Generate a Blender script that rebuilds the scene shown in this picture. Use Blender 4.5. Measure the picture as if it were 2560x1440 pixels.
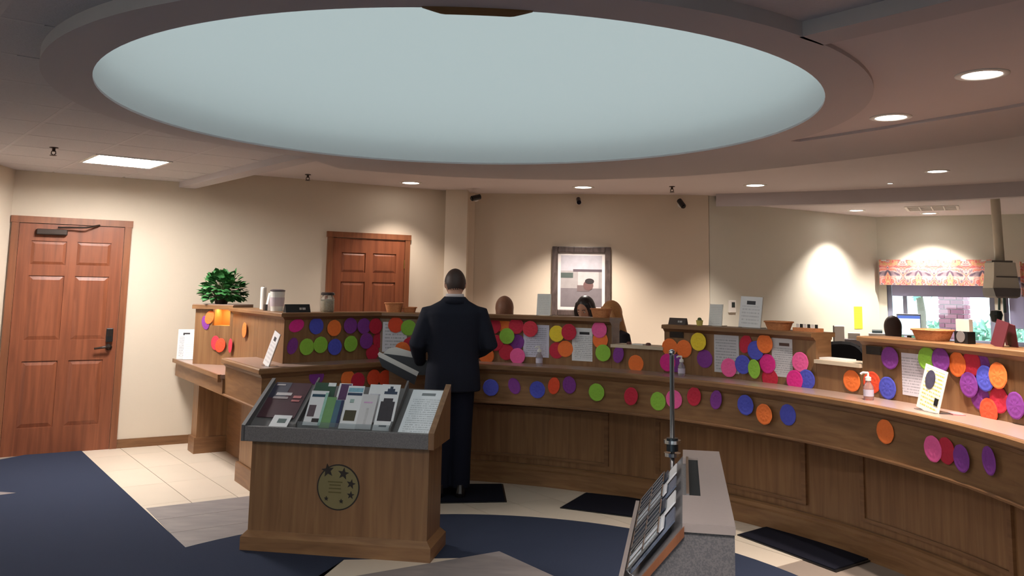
import bpy, bmesh, math, random
from mathutils import Vector, Matrix
random.seed(7)
for o in list(bpy.data.objects): bpy.data.objects.remove(o)
SC = bpy.context.scene
COL = SC.collection
PI = math.pi

# ------------------------------------------------------------------ camera
F_PX, PPX, PPY, PITCH, ROLL, EYE = 2155.3, 1280.0, 453.5, math.radians(7.039), math.radians(1.003), 1.6
cF = Vector((0, math.cos(PITCH), math.sin(PITCH)))
_u = Vector((0, -math.sin(PITCH), math.cos(PITCH))); _r = Vector((1, 0, 0))
cR = _r*math.cos(ROLL) + _u*math.sin(ROLL)
cU = _u*math.cos(ROLL) - _r*math.sin(ROLL)
CAM = Vector((0, 0, EYE))
cam = bpy.data.objects.new('camera', bpy.data.cameras.new('camera')); COL.objects.link(cam)
cam.data.sensor_width = 36.0; cam.data.lens = F_PX*36/2560
cam.data.shift_y = -(720-PPY)/2560
cam.data.clip_start = 0.05
m = Matrix((cR, cU, -cF)).transposed().to_4x4(); m.translation = CAM
cam.matrix_world = m
SC.camera = cam
SC.view_settings.view_transform = 'Standard'; SC.view_settings.look = 'None'
SC.view_settings.exposure = 0.55; SC.view_settings.gamma = 1.0; SC.view_settings.use_curve_mapping = False

# ------------------------------------------------------------------ world: overcast daylight
W = bpy.data.worlds.new('world'); SC.world = W; W.use_nodes = True
bg = W.node_tree.nodes['Background']; bg.inputs[0].default_value = (0.86, 1.0, 1.03, 1); bg.inputs[1].default_value = 3.0
CAN_W, TROFFER_L, FILL_L, OFFICE_L = 180.0, 88.0, 38.0, 95.0
WARM = (1.0, 0.89, 0.79)

def ray(px, py):
    d = cF*F_PX + cR*(px-PPX) - cU*(py-PPY); return d.normalized()
def on_z(px, py, z):
    d = ray(px, py); return CAM + d*((z-EYE)/d.z)
def on_plane(px, py, p, n):
    d = ray(px, py); return CAM + d*((Vector(p)-CAM).dot(n)/d.dot(n))
def at_y(px, py, y):
    d = ray(px, py); return CAM + d*(y/d.y)

# ------------------------------------------------------------------ materials
def lin(c):
    return tuple(((v/255)/12.92 if v/255 <= 0.04045 else ((v/255+0.055)/1.055)**2.4) for v in c) + (1,)
MATS = {}
def mat(name, c, rough=0.6, metal=0.0, noise=0.08, nscale=6.0, bump=0.0, bscale=80.0, trans=0.0, spec=0.5, coat=0.0):
    if name in MATS: return MATS[name]
    M = bpy.data.materials.new(name); M.use_nodes = True; nt = M.node_tree; b = nt.nodes['Principled BSDF']
    b.inputs['Roughness'].default_value = rough; b.inputs['Metallic'].default_value = metal
    b.inputs['Specular IOR Level'].default_value = spec
    b.inputs['Transmission Weight'].default_value = trans
    b.inputs['Coat Weight'].default_value = coat
    tc = nt.nodes.new('ShaderNodeTexCoord')
    n = nt.nodes.new('ShaderNodeTexNoise'); n.inputs['Scale'].default_value = nscale; n.inputs['Detail'].default_value = 4
    nt.links.new(tc.outputs['Object'], n.inputs['Vector'])
    mx = nt.nodes.new('ShaderNodeMix'); mx.data_type = 'RGBA'
    a = lin(c)
    mx.inputs['A'].default_value = tuple(v*(1-noise) for v in a[:3])+(1,)
    mx.inputs['B'].default_value = tuple(min(1, v*(1+noise)) for v in a[:3])+(1,)
    nt.links.new(n.outputs['Fac'], mx.inputs['Factor']); nt.links.new(mx.outputs['Result'], b.inputs['Base Color'])
    if bump > 0:
        n2 = nt.nodes.new('ShaderNodeTexNoise'); n2.inputs['Scale'].default_value = bscale
        nt.links.new(tc.outputs['Object'], n2.inputs['Vector'])
        bp = nt.nodes.new('ShaderNodeBump'); bp.inputs['Strength'].default_value = bump; bp.inputs['Distance'].default_value = 0.01
        nt.links.new(n2.outputs['Fac'], bp.inputs['Height']); nt.links.new(bp.outputs['Normal'], b.inputs['Normal'])
    MATS[name] = M; return M
def wood(name, c1, c2, along=(1, 1, .06), scale=26, rough=0.42):
    if name in MATS: return MATS[name]
    M = bpy.data.materials.new(name); M.use_nodes = True; nt = M.node_tree; b = nt.nodes['Principled BSDF']
    b.inputs['Roughness'].default_value = rough
    tc = nt.nodes.new('ShaderNodeTexCoord'); mp = nt.nodes.new('ShaderNodeMapping'); mp.inputs['Scale'].default_value = along
    nt.links.new(tc.outputs['Object'], mp.inputs['Vector'])
    n = nt.nodes.new('ShaderNodeTexNoise'); n.inputs['Scale'].default_value = scale; n.inputs['Detail'].default_value = 6; n.inputs['Distortion'].default_value = .6
    nt.links.new(mp.outputs['Vector'], n.inputs['Vector'])
    cr = nt.nodes.new('ShaderNodeValToRGB'); cr.color_ramp.elements[0].position = .3; cr.color_ramp.elements[1].position = .7
    cr.color_ramp.elements[0].color = lin(c1); cr.color_ramp.elements[1].color = lin(c2)
    nt.links.new(n.outputs['Fac'], cr.inputs['Fac']); nt.links.new(cr.outputs['Color'], b.inputs['Base Color'])
    bp = nt.nodes.new('ShaderNodeBump'); bp.inputs['Strength'].default_value = .08; bp.inputs['Distance'].default_value = .004
    nt.links.new(n.outputs['Fac'], bp.inputs['Height']); nt.links.new(bp.outputs['Normal'], b.inputs['Normal'])
    MATS[name] = M; return M
def emit(name, c, s):
    if name in MATS: return MATS[name]
    M = bpy.data.materials.new(name); M.use_nodes = True; nt = M.node_tree; nt.nodes.clear()
    e = nt.nodes.new('ShaderNodeEmission'); e.inputs[0].default_value = tuple(c)+(1,); e.inputs[1].default_value = s
    o = nt.nodes.new('ShaderNodeOutputMaterial'); nt.links.new(e.outputs[0], o.inputs[0]); MATS[name] = M; return M
def speckle(name, c1, c2, scale=180, rough=.45):
    M = mat(name, c1, rough); nt = M.node_tree
    n = [x for x in nt.nodes if x.type == 'TEX_NOISE'][0]; n.inputs['Scale'].default_value = scale; n.inputs['Detail'].default_value = 2
    mx = [x for x in nt.nodes if x.type == 'MIX'][0]
    cr = nt.nodes.new('ShaderNodeValToRGB'); cr.color_ramp.elements[0].position = .42; cr.color_ramp.elements[1].position = .58
    nt.links.new(n.outputs['Fac'], cr.inputs['Fac']); nt.links.new(cr.outputs['Color'], mx.inputs['Factor'])
    mx.inputs['A'].default_value = lin(c1); mx.inputs['B'].default_value = lin(c2); return M
def printed(name, paper, ink, lines=14, head=None, headrng=(.82, .93), ink_amt=.7, margin=.1):
    """flat print on a sheet: rows of grey type plus an optional heading block (generated coords: x across, z up)"""
    if name in MATS: return MATS[name]
    M = bpy.data.materials.new(name); M.use_nodes = True; nt = M.node_tree; b = nt.nodes['Principled BSDF']; b.inputs['Roughness'].default_value = .55
    L = nt.links.new
    tc = nt.nodes.new('ShaderNodeTexCoord'); sx = nt.nodes.new('ShaderNodeSeparateXYZ'); L(tc.outputs['Generated'], sx.inputs[0])
    def mth(op, a, bb=None, c=None):
        k = nt.nodes.new('ShaderNodeMath'); k.operation = op
        for i, v in enumerate((a, bb, c)):
            if v is None: continue
            if isinstance(v, (int, float)): k.inputs[i].default_value = v
            else: L(v, k.inputs[i])
        return k.outputs[0]
    x, z = sx.outputs['X'], sx.outputs['Z']
    row = mth('LESS_THAN', mth('FRACT', mth('MULTIPLY', z, lines)), .45)
    inx = mth('MULTIPLY', mth('GREATER_THAN', x, margin), mth('LESS_THAN', x, 1-margin))
    top = headrng[0]-.05 if head else .93
    inz = mth('MULTIPLY', mth('GREATER_THAN', z, .07), mth('LESS_THAN', z, top))
    cv = nt.nodes.new('ShaderNodeCombineXYZ'); L(mth('MULTIPLY', x, 30), cv.inputs[0]); L(mth('FLOOR', mth('MULTIPLY', z, lines)), cv.inputs[1])
    wn = nt.nodes.new('ShaderNodeTexNoise'); wn.inputs['Scale'].default_value = 1.3; L(cv.outputs[0], wn.inputs['Vector'])
    word = mth('GREATER_THAN', wn.outputs['Fac'], .44)
    f = mth('MULTIPLY', mth('MULTIPLY', row, word), mth('MULTIPLY', mth('MULTIPLY', inx, inz), ink_amt))
    mx = nt.nodes.new('ShaderNodeMix'); mx.data_type = 'RGBA'; L(f, mx.inputs['Factor'])
    mx.inputs['A'].default_value = lin(paper); mx.inputs['B'].default_value = lin(ink); out = mx.outputs['Result']
    if head:
        h = mth('MULTIPLY', mth('MULTIPLY', mth('GREATER_THAN', z, headrng[0]), mth('LESS_THAN', z, headrng[1])),
                mth('MULTIPLY', mth('GREATER_THAN', x, .3), mth('LESS_THAN', x, .7)))
        m2 = nt.nodes.new('ShaderNodeMix'); m2.data_type = 'RGBA'; L(h, m2.inputs['Factor']); L(out, m2.inputs['A']); m2.inputs['B'].default_value = lin(head); out = m2.outputs['Result']
    L(out, b.inputs['Base Color']); MATS[name] = M; return M

OAK = wood('oak', (118, 81, 51), (144, 105, 69))
OAK_H = wood('oak_horizontal_grain', (118, 81, 51), (144, 105, 69), (.12, .12, 1.0), 30)
OAKD = wood('oak_trim', (110, 74, 46), (136, 97, 64), (.1, .1, 1.0), 30)
CHERRY = wood('cherry_door', (112, 60, 38), (140, 80, 52))
CASING = wood('cherry_casing', (112, 66, 42), (140, 86, 56))
WALL = mat('wall_paint', (212, 197, 178), .85, noise=.03, nscale=2, bump=.05, bscale=150)
WALLG = mat('wall_paint_office', (212, 209, 196), .85, noise=.03, nscale=2)
CEIL = mat('ceiling_paint', (210, 201, 202), .9, noise=.03, nscale=2)
RINGM = mat('ring_paint', (194, 187, 189), .9, noise=.03, nscale=2)
ACOU = mat('acoustic_tile', (202, 197, 199), .95, noise=.06, nscale=40, bump=.25, bscale=120)
GRID = mat('ceiling_grid_metal', (202, 197, 199), .6)
LAM = mat('pinkish_laminate', (156, 130, 118), .28, noise=.06, nscale=60)
GREYLAM = speckle('grey_laminate', (98, 94, 94), (118, 112, 112), 220)
GRANITE = speckle('speckled_laminate', (96, 92, 94), (116, 109, 109), 260)
GRANTOP = mat('kiosk_top_laminate', (158, 143, 138), .35, noise=.05, nscale=80)
NAVY = mat('navy_carpet', (52, 58, 76), .97, noise=.25, nscale=300, bump=.5, bscale=500, spec=.1)
CREAM = mat('cream_tile', (212, 196, 178), .4, noise=.06, nscale=3)
CREAM2 = mat('cream_tile_pale', (208, 193, 175), .4, noise=.06, nscale=3)
GREYT = wood('grey_tile', (124, 116, 116), (146, 136, 134), (.3, 1, 1), 12, .5)
GROUT = mat('grout', (140, 124, 112), .9)
MATM = mat('black_rubber_mat', (26, 26, 36), .9, noise=.2, nscale=200, bump=.4, bscale=400, spec=.1)
BLACK = mat('black_plastic', (18, 18, 20), .4)
DARK = mat('painted_slot_shade', (14, 13, 14), .8)
CHROME = mat('chrome', (200, 205, 210), .12, 1.0, noise=.02)
STEEL = mat('bronze_steel', (70, 60, 55), .35, .8)
WHITE = mat('white_plastic', (232, 228, 222), .4, noise=.02)
PAPER = mat('white_paper', (236, 232, 228), .7, noise=.02)
BASKET = wood('wicker', (186, 108, 62), (222, 152, 100), (1, 1, 6), 60, .7)
ACRYL = mat('clear_acrylic', (235, 240, 242), .08, trans=.9, noise=0)
GLASS = mat('window_glass', (240, 248, 250), .02, trans=1.0, noise=0)

# ------------------------------------------------------------------ mesh builder
class MB:
    def __init__(s): s.v = []; s.f = []
    def add(s, vs, fs):
        k = len(s.v); s.v += [Vector(v) for v in vs]; s.f += [tuple(i+k for i in f) for f in fs]; return s
    def box(s, c, d, M=None):
        x, y, z = (q/2 for q in d); P = [Vector((sx*x, sy*y, sz*z)) for sz in (-1, 1) for sy in (-1, 1) for sx in (-1, 1)]
        if M: P = [M @ p for p in P]
        return s.add([p+Vector(c) for p in P], [(0, 2, 3, 1), (4, 5, 7, 6), (0, 1, 5, 4), (1, 3, 7, 5), (3, 2, 6, 7), (2, 0, 4, 6)])
    def prism(s, poly, z0, z1):
        n = len(poly)
        a = sum(poly[i][0]*poly[(i+1) % n][1]-poly[(i+1) % n][0]*poly[i][1] for i in range(n))
        if a < 0: poly = list(poly)[::-1]
        return s.add([(p[0], p[1], z0) for p in poly]+[(p[0], p[1], z1) for p in poly],
                     [tuple(range(n-1, -1, -1)), tuple(range(n, 2*n))]+[(i, (i+1) % n, n+(i+1) % n, n+i) for i in range(n)])
    def loft(s, rings, caps=True, closed=True):
        n = len(rings[0]); vs = [p for r in rings for p in r]; fs = []
        for i in range(len(rings)-1):
            for j in range(n if closed else n-1):
                k = (j+1) % n; fs.append((i*n+j, i*n+k, (i+1)*n+k, (i+1)*n+j))
        if caps and closed: fs += [tuple(range(n-1, -1, -1)), tuple(range((len(rings)-1)*n, len(rings)*n))]
        return s.add(vs, fs)
    def lathe(s, prof, n=20, c=(0, 0, 0), M=None, caps=True):
        R = []
        for r, z in prof:
            ring = [Vector((r*math.cos(2*PI*i/n), r*math.sin(2*PI*i/n), z)) for i in range(n)]
            if M: ring = [M @ p for p in ring]
            R.append([p+Vector(c) for p in ring])
        return s.loft(R, caps)
    def tube(s, pts, rad, n=10, flat=1.0):
        pts = [Vector(p) for p in pts]; R = []
        if not isinstance(rad, (list, tuple)): rad = [rad]*len(pts)
        up = None
        for i, p in enumerate(pts):
            d = (pts[min(i+1, len(pts)-1)]-pts[max(i-1, 0)]).normalized()
            if up is None: up = Vector((0, 0, 1)) if abs(d.z) < .9 else Vector((0, 1, 0))
            a = d.cross(up).normalized(); b = a.cross(d).normalized(); up = b
            R.append([p+a*rad[i]*math.cos(2*PI*j/n)+b*rad[i]*flat*math.sin(2*PI*j/n) for j in range(n)])
        return s.loft(R)
    def ell(s, c, r, n=16, k=10, M=None, keep=None):
        R = []
        for i in range(k+1):
            t = -PI/2+PI*i/k; rr = max(math.cos(t), .02)
            R.append([Vector((r[0]*rr*math.cos(2*PI*j/n), r[1]*rr*math.sin(2*PI*j/n), r[2]*math.sin(t))) for j in range(n)])
        t = MB(); t.loft(R)
        if keep: t.f = [f for f in t.f if all(keep(t.v[i]) for i in f)]
        vs = [(M @ v if M else v)+Vector(c) for v in t.v]
        return s.add(vs, t.f)
    def build(s, name, material, parent=None, org=(0, 0, 0), rz=0.0, world=False, smooth=False, rot=None, bevel=0):
        """world=True: verts are world coords, origin moved to org."""
        me = bpy.data.meshes.new(name); O = Vector(org)
        vs = [v-O for v in s.v] if world else s.v
        me.from_pydata([tuple(v) for v in vs], [], s.f); me.update()
        bm = bmesh.new(); bm.from_mesh(me); bmesh.ops.recalc_face_normals(bm, faces=bm.faces); bm.to_mesh(me); bm.free()
        me.materials.append(material)
        if smooth:
            for p in me.polygons: p.use_smooth = True
        o = bpy.data.objects.new(name, me); COL.objects.link(o)
        if parent is not None:
            o.parent = parent
            if world: o.location = O-parent.location if parent.rotation_euler.z == 0 else O
            else: o.location = O
        else: o.location = O
        if rot is not None: o.rotation_euler = rot
        elif rz: o.rotation_euler = (0, 0, rz)
        if bevel:
            b = o.modifiers.new('bevel', 'BEVEL'); b.width = bevel; b.segments = 2; b.limit_method = 'ANGLE'
        return o
def tag(o, label=None, cat=None, group=None, kind=None):
    if label: o['label'] = label
    if cat: o['category'] = cat
    if group: o['group'] = group
    if kind: o['kind'] = kind
    return o
def thing(name, loc, label, cat, group=None, rz=0.0):
    o = bpy.data.objects.new(name, None); COL.objects.link(o); o.location = loc; o.rotation_euler = (0, 0, rz); o.empty_display_size = .1
    return tag(o, label, cat, group)
def setting(o): o['kind'] = 'structure'; return o
def inst(src, name, parent, loc, rot=(0, 0, 0), scale=(1, 1, 1), material=None):
    o = src.copy(); o.name = name; COL.objects.link(o); o.parent = parent; o.location = loc; o.rotation_euler = rot; o.scale = scale
    return o
def rzm(a): return Matrix.Rotation(a, 3, 'Z')

# ------------------------------------------------------------------ room shell
Z_TILE, Z_DRY, Z_RING, Z_OFF = 2.62, 2.75, 2.56, 2.68
def wl(x): return Vector((x, 10.83+.605*x, 0))          # left (door) wall line
WDIR = Vector((1, .605, 0)).normalized(); WN = Vector((WDIR.y, -WDIR.x, 0)); WYAW = math.atan2(WDIR.y, WDIR.x)
def vwall(name, a, b, z0, z1, th, material, side=1):
    """wall slab whose room face runs a->b; th goes to the left of travel (side=1)"""
    a, b = Vector(a[:2]).to_3d(), Vector(b[:2]).to_3d(); d = (b-a).normalized(); n = Vector((-d.y, d.x, 0))*th*side
    return setting(MB().prism([a, b, b+n, a+n], z0, z1).build(name, material, org=(a+b)/2, world=True))
PA, PB = wl(-4.655), wl(-.45)
wall_left = vwall('wall_left', PA, PB, 0, 2.9, .15, WALL)
RET = PA+Vector((.15, -.989, 0))*3.2
vwall('wall_left_return', PA+Vector((.15, -.989, 0))*3.2, PA, 0, 2.9, .15, WALL)
vwall('wall_left_entrance', (RET.x-1.2, -4.2), RET+Vector((0, 0, 0)), 0, 2.9, .15, WALL)
BK0, BK1 = Vector((-.53, 10.58, 0)), Vector((2.37, 10.33, 0))
vwall('wall_back', BK0, BK1, 0, 2.9, .4, WALL)
pl = at_y(1115, 480, 10.22); pr = at_y(1172, 484, 10.45)
setting(MB().prism([(pl.x, 10.22), (pr.x, 10.22), (pr.x+.01, 10.7), (pl.x, 10.7)], 0, 2.9).build('wall_pilaster', WALL, org=(pl.x, 10.22, 0), world=True))
OC = Vector((5.15, 12.14, 0)); OD = Vector((.878, -.478, 0)); OYAW = math.atan2(OD.y, OD.x); ON = Vector((OD.y, -OD.x, 0))
vwall('wall_office_left', BK1+Vector((.02, .05, 0)), OC+Vector((.05, .03, 0)), 0, 2.9, .15, WALLG)
# window wall in pieces round two openings (s = metres along from the corner)
def ow_s(px, py=700):
    p = on_plane(px, py, OC, ON); return (p-OC).dot(OD)
def ow(px, py): return on_plane(px, py, OC, ON)
s1, s2, s3, s4 = ow_s(2216), ow_s(2484), ow_s(2506), ow_s(2506)+1.5
zt, zs = ow(2300, 690).z, 0.95
office_wall = MB()
def ow_piece(a, b, z0, z1):
    A, B = OC+OD*a, OC+OD*b; n = -ON*.18
    office_wall.prism([A, B, B+n, A+n], z0, z1)
ow_piece(-.1, s1, 0, 2.9); ow_piece(s1, s4, 0, zs); ow_piece(s1, s4, zt, 2.9); ow_piece(s2, s3, zs, zt); ow_piece(s4, s4+2.2, 0, 2.9)
setting(office_wall.build('wall_office_window', WALLG, org=OC, world=True))
OE = OC+OD*(s4+2.2)
vwall('wall_right', OE, (OE.x, -4.2), 0, 2.9, .15, WALL)
# glazed entrance front behind the viewer: piers and lintel only, daylight comes in between
EX0, EX1 = RET.x-1.2, OE.x
ent = MB().prism([(EX0, -4.35), (EX1, -4.35), (EX1, -4.2), (EX0, -4.2)], 2.25, 2.9)
for xa, xb in ((EX0, -3.9), (-1.9, EX1)): ent.prism([(xa, -4.35), (xb, -4.35), (xb, -4.2), (xa, -4.2)], 0, 2.25)
setting(ent.build('wall_entrance', WALL, org=(0, -4.2, 0), world=True))
setting(MB().prism([(-14, -22), (16, -22), (16, -4.36), (-14, -4.36)], -.12, -.02).build('ground_entrance', mat('pale_paving', (190, 200, 190), .9), org=(0, -10, 0), world=True))
# baseboards
def baseboard(name, a, b):
    d = (b-a).normalized(); n = Vector((d.y, -d.x, 0))*.014
    MBo = MB().prism([a, b, b+n, a+n], 0, .085); MBo.prism([a, b, b+n*1.3, a+n*1.3], 0, .03)
    setting(MBo.build(name, OAKD, org=a, world=True))
# ------------------------------------------------------------------ ceilings
RC, RIN, ROUT = Vector((-.264, 4.805, 0)), 1.912, 2.13
cm = MB(); N = 96
x0, x1, y0, y1 = -8.0, OE.x+.3, -4.4, 13.2
inner, outer = [], []
for i in range(N):
    a = 2*PI*i/N; d = Vector((math.cos(a), math.sin(a), 0)); inner.append(RC+d*(ROUT-.01))
    t = min(((x1 if d.x > 0 else x0)-RC.x)/d.x if abs(d.x) > 1e-6 else 1e9, ((y1 if d.y > 0 else y0)-RC.y)/d.y if abs(d.y) > 1e-6 else 1e9)
    outer.append(RC+d*t)
for zz in (Z_DRY, Z_DRY+.02): cm.v += [Vector((p.x, p.y, zz)) for p in inner+outer]
for i in range(N):
    j = (i+1) % N
    cm.f += [(i, j, N+j, N+i), (2*N+i, 3*N+i, 3*N+j, 2*N+j), (i, 2*N+i, 2*N+j, j), (N+i, N+j, 3*N+j, 3*N+i)]
# fill the four roof corners the fan leaves open
for cx, cy in ((x0, y0), (x0, y1), (x1, y0), (x1, y1)):
    cm.box((cx-(.8 if cx > 0 else -.8)*.5, cy-(.8 if cy > 0 else -.8)*.5, Z_DRY+.01), (.9, .9, .019))
ceiling = setting(cm.build('ceiling', CEIL, org=(0, 5, Z_DRY), world=True))
# ring soffit round the skylight
rm = MB(); prof = [(RIN, Z_RING), (ROUT, Z_RING), (ROUT, Z_DRY+.015), (ROUT-.02, Z_DRY+.015), (ROUT-.06, Z_RING+.06), (RIN+.04, Z_RING+.02), (RIN, Z_RING+.012)]
for i in range(128):
    a = 2*PI*i/128; rm.v += [Vector((RC.x+r*math.cos(a), RC.y+r*math.sin(a), z)) for r, z in prof]
for i in range(128):
    for j in range(7): rm.f.append((i*7+j, i*7+(j+1) % 7, ((i+1) % 128)*7+(j+1) % 7, ((i+1) % 128)*7+j))
ring = setting(rm.build('trim_1', RINGM, org=(RC.x, RC.y, Z_RING), world=True, smooth=False)); ring['label'] = 'wide painted ring soffit round the skylight dome'
# dome: frosted translucent skylight lit by the sky above
DM = bpy.data.materials.new('frosted_skylight'); DM.use_nodes = True; nt = DM.node_tree; nt.nodes.clear()
tr = nt.nodes.new('ShaderNodeBsdfTranslucent'); df = nt.nodes.new('ShaderNodeBsdfDiffuse'); ms = nt.nodes.new('ShaderNodeMixShader'); ou = nt.nodes.new('ShaderNodeOutputMaterial')
tr.inputs[0].default_value = (.154, .163, .161, 1); df.inputs[0].default_value = (.75, .75, .73, 1); ms.inputs[0].default_value = .35
nt.links.new(tr.outputs[0], ms.inputs[1]); nt.links.new(df.outputs[0], ms.inputs[2]); nt.links.new(ms.outputs[0], ou.inputs[0])
dm = MB(); R = []
for k in range(17):
    t = (PI/2)*k/16; r = max((RIN+.018)*math.cos(t), .01); z = Z_RING+.008+.95*(math.sin(math.radians(42)+math.radians(48)*k/16)-math.sin(math.radians(42)))/(1-math.sin(math.radians(42)))
    R.append([(RC.x+r*math.cos(2*PI*i/96), RC.y+r*math.sin(2*PI*i/96), z) for i in range(96)])
dm.loft(R, caps=False); dm.f.append(tuple(range(16*96, 17*96)))
dome = setting(dm.build('window_3', DM, org=(RC.x, RC.y, Z_RING), world=True, smooth=True)); dome['label'] = 'pale frosted skylight dome inside the ring'
# bronze lip under the near rim
lp = MB(); a0 = math.atan2(on_z(1060, 30, Z_RING).y-RC.y, on_z(1060, 30, Z_RING).x-RC.x); a1 = math.atan2(on_z(1320, 48, Z_RING).y-RC.y, on_z(1320, 48, Z_RING).x-RC.x)
R = []
for i in range(25):
    t = i/24; a = a0+(a1-a0)*t; dz = .022*min(1, math.sin(PI*t)*1.8)
    R.append([(RC.x+r*math.cos(a), RC.y+r*math.sin(a), z) for r, z in ((RIN-.004, Z_RING+.02), (RIN+.012, Z_RING+.02), (RIN+.012, Z_RING-.001-dz*.5), (RIN-.004, Z_RING-.001-dz))])
lp.loft(R); lp.build('lip', mat('bronze_lip', (120, 84, 48), .5), ring, org=(RC.x, RC.y, Z_RING), world=True)
# straight beam through the ring + curved band on the far side (bottoms level with the ring)
B0, B1 = on_z(475, 462, Z_RING), on_z(1962, 102, Z_RING); bd = (B1-B0).normalized(); bn = Vector((-bd.y, bd.x, 0))
A, Bq = B0-bd*.8, B1+bd*3.2
bm_ = MB()
def ring_exit(p, sgn):
    q = p-RC.copy(); q.z = 0; b = q.dot(bd); c = q.dot(q)-ROUT**2*.985; s = math.sqrt(max(b*b-c, 0)); return p+bd*(-b+sgn*s)
for p, q in ((A, ring_exit(B0, -1)), (ring_exit(B0, 1), Bq)):
    bm_.prism([p, q, q+bn*.16, p+bn*.16], Z_RING, Z_DRY)
setting(bm_.build('trim_2', RINGM, org=B0, world=True))['label'] = 'straight ceiling beam between tile and plaster ceilings'
po = [on_z(x, y, Z_RING) for x, y in ((850, 422), (1100, 441), (1330, 449), (1500, 449), (1700, 441), (1900, 425), (2200, 390), (2560, 340))]+[Vector((3.45, 4.0, 0)), Vector((3.75, 2.6, 0))]
pi_ = [on_z(x, y, Z_RING) for x, y in ((2000, 355), (2200, 325), (2400, 292), (2560, 265))]+[Vector((2.85, 3.6, 0)), Vector((3.05, 2.6, 0))]
def smoothline(P, n=6):
    out = []
    for i in range(len(P)-1):
        p0, p1, p2, p3 = P[max(i-1, 0)], P[i], P[i+1], P[min(i+2, len(P)-1)]
        for k in range(n):
            t = k/n; out.append(.5*((2*p1)+(p2-p0)*t+(2*p0-5*p1+4*p2-p3)*t*t+(3*p1-p0-3*p2+p3)*t**3))
    return out+[P[-1]]
po, pi_ = smoothline(po), smoothline(pi_)
def ringpt(ang): return RC+Vector((math.cos(ang), math.sin(ang), 0))*(ROUT-.02)
ang_end = math.atan2(pi_[0].y-RC.y, pi_[0].x-RC.x)
ang_start = math.atan2(po[0].y-RC.y, po[0].x-RC.x)+.22
arc = [ringpt(ang_start+(ang_end-ang_start)*i/30) for i in range(31)]
inner_line = arc+pi_
def resample(P, n):
    L = [0]
    for i in range(1, len(P)): L.append(L[-1]+(P[i]-P[i-1]).length)
    out = []; j = 0
    for k in range(n):
        s = L[-1]*k/(n-1)
        while j < len(P)-2 and L[j+1] < s: j += 1
        t = (s-L[j])/max(L[j+1]-L[j], 1e-9); out.append(P[j].lerp(P[j+1], min(max(t, 0), 1)))
    return out
IA, OA = resample(inner_line, 70), resample(po, 70)
R = [[(a.x, a.y, Z_RING+.001), (b.x, b.y, Z_RING+.001), (b.x, b.y, Z_DRY), (a.x, a.y, Z_DRY)] for a, b in zip(IA, OA)]
setting(MB().loft(R).build('trim_3', RINGM, org=(1.5, 6, Z_RING), world=True))['label'] = 'curved dropped band of ceiling above the customer side'
# shallow plaster coffer between ring, beam and band
Z_COF = 2.578
q0 = ring_exit(B0, 1)+bn*.08; aq = math.atan2(q0.y-RC.y, q0.x-RC.x)
cof = [RC+Vector((math.cos(aq+(ang_end-aq)*i/20), math.sin(aq+(ang_end-aq)*i/20), 0))*2.06 for i in range(21)]+[p+Vector((.06, .03, 0)) for p in pi_]+[Vector((3.1, 1.0, 0)), Bq+bn*.08]
setting(MB().prism([(p.x, p.y) for p in cof], Z_COF, Z_COF+.02).build('ceiling_coffer', CEIL, org=(2, 4, Z_COF), world=True))
# header over the office opening + office ceiling
hp = smoothline([Vector((2.42, 10.16, 0))]+[on_z(x, y, 2.6) for x, y in ((1900, 514), (2100, 509), (2300, 502), (2560, 490))]+[Vector((5.75, 7.8, 0)), Vector((6.25, 6.6, 0)), Vector((6.6, 5.2, 0))])
R = []
for i, p in enumerate(hp):
    d = (hp[min(i+1, len(hp)-1)]-hp[max(i-1, 0)]).normalized(); n = Vector((-d.y, d.x, 0))*.16
    R.append([(p.x, p.y, 2.6), (p.x+n.x, p.y+n.y, 2.6), (p.x+n.x, p.y+n.y, Z_DRY), (p.x, p.y, Z_DRY)])
setting(MB().loft(R).build('trim_4', RINGM, org=(4, 9, 2.6), world=True))['label'] = 'curved header fascia over the office opening'
ocm = MB(); ocm.prism([(p.x+.05, p.y+.06) for p in hp]+[(OE.x, 5.2), (OE.x, 10.2), (5.3, 12.4), (2.5, 10.7)], Z_OFF, Z_OFF+.04)
setting(ocm.build('ceiling_office', CEIL, org=(5, 10, Z_OFF), world=True))
# acoustic tiles in a metal grid on the near side of the beam
def clip(poly, p, n):
    out = []
    for i in range(len(poly)):
        a, b = poly[i], poly[(i+1) % len(poly)]; da, db = (a-p).dot(n), (b-p).dot(n)
        if da >= 0: out.append(a)
        if da*db < 0: out.append(a.lerp(b, da/(da-db)))
    return out
ceiling_tile_root = thing('suspended_ceiling', (-1.5, 3, Z_TILE), 'grey suspended ceiling of square acoustic tiles in a metal grid', 'ceiling')
ceiling_tile_root['kind'] = 'structure'; del ceiling_tile_root['category']
gd = bd.copy(); gn = Vector((-gd.y, gd.x, 0)); T = .61
G0 = on_z(1850, 22, Z_TILE)
TRF = [on_z(x, y, Z_TILE) for x, y in ((195, 395), (300, 388), (425, 410), (330, 417))]
trc = sum(TRF, Vector())/4; trc.z = 0
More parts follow.
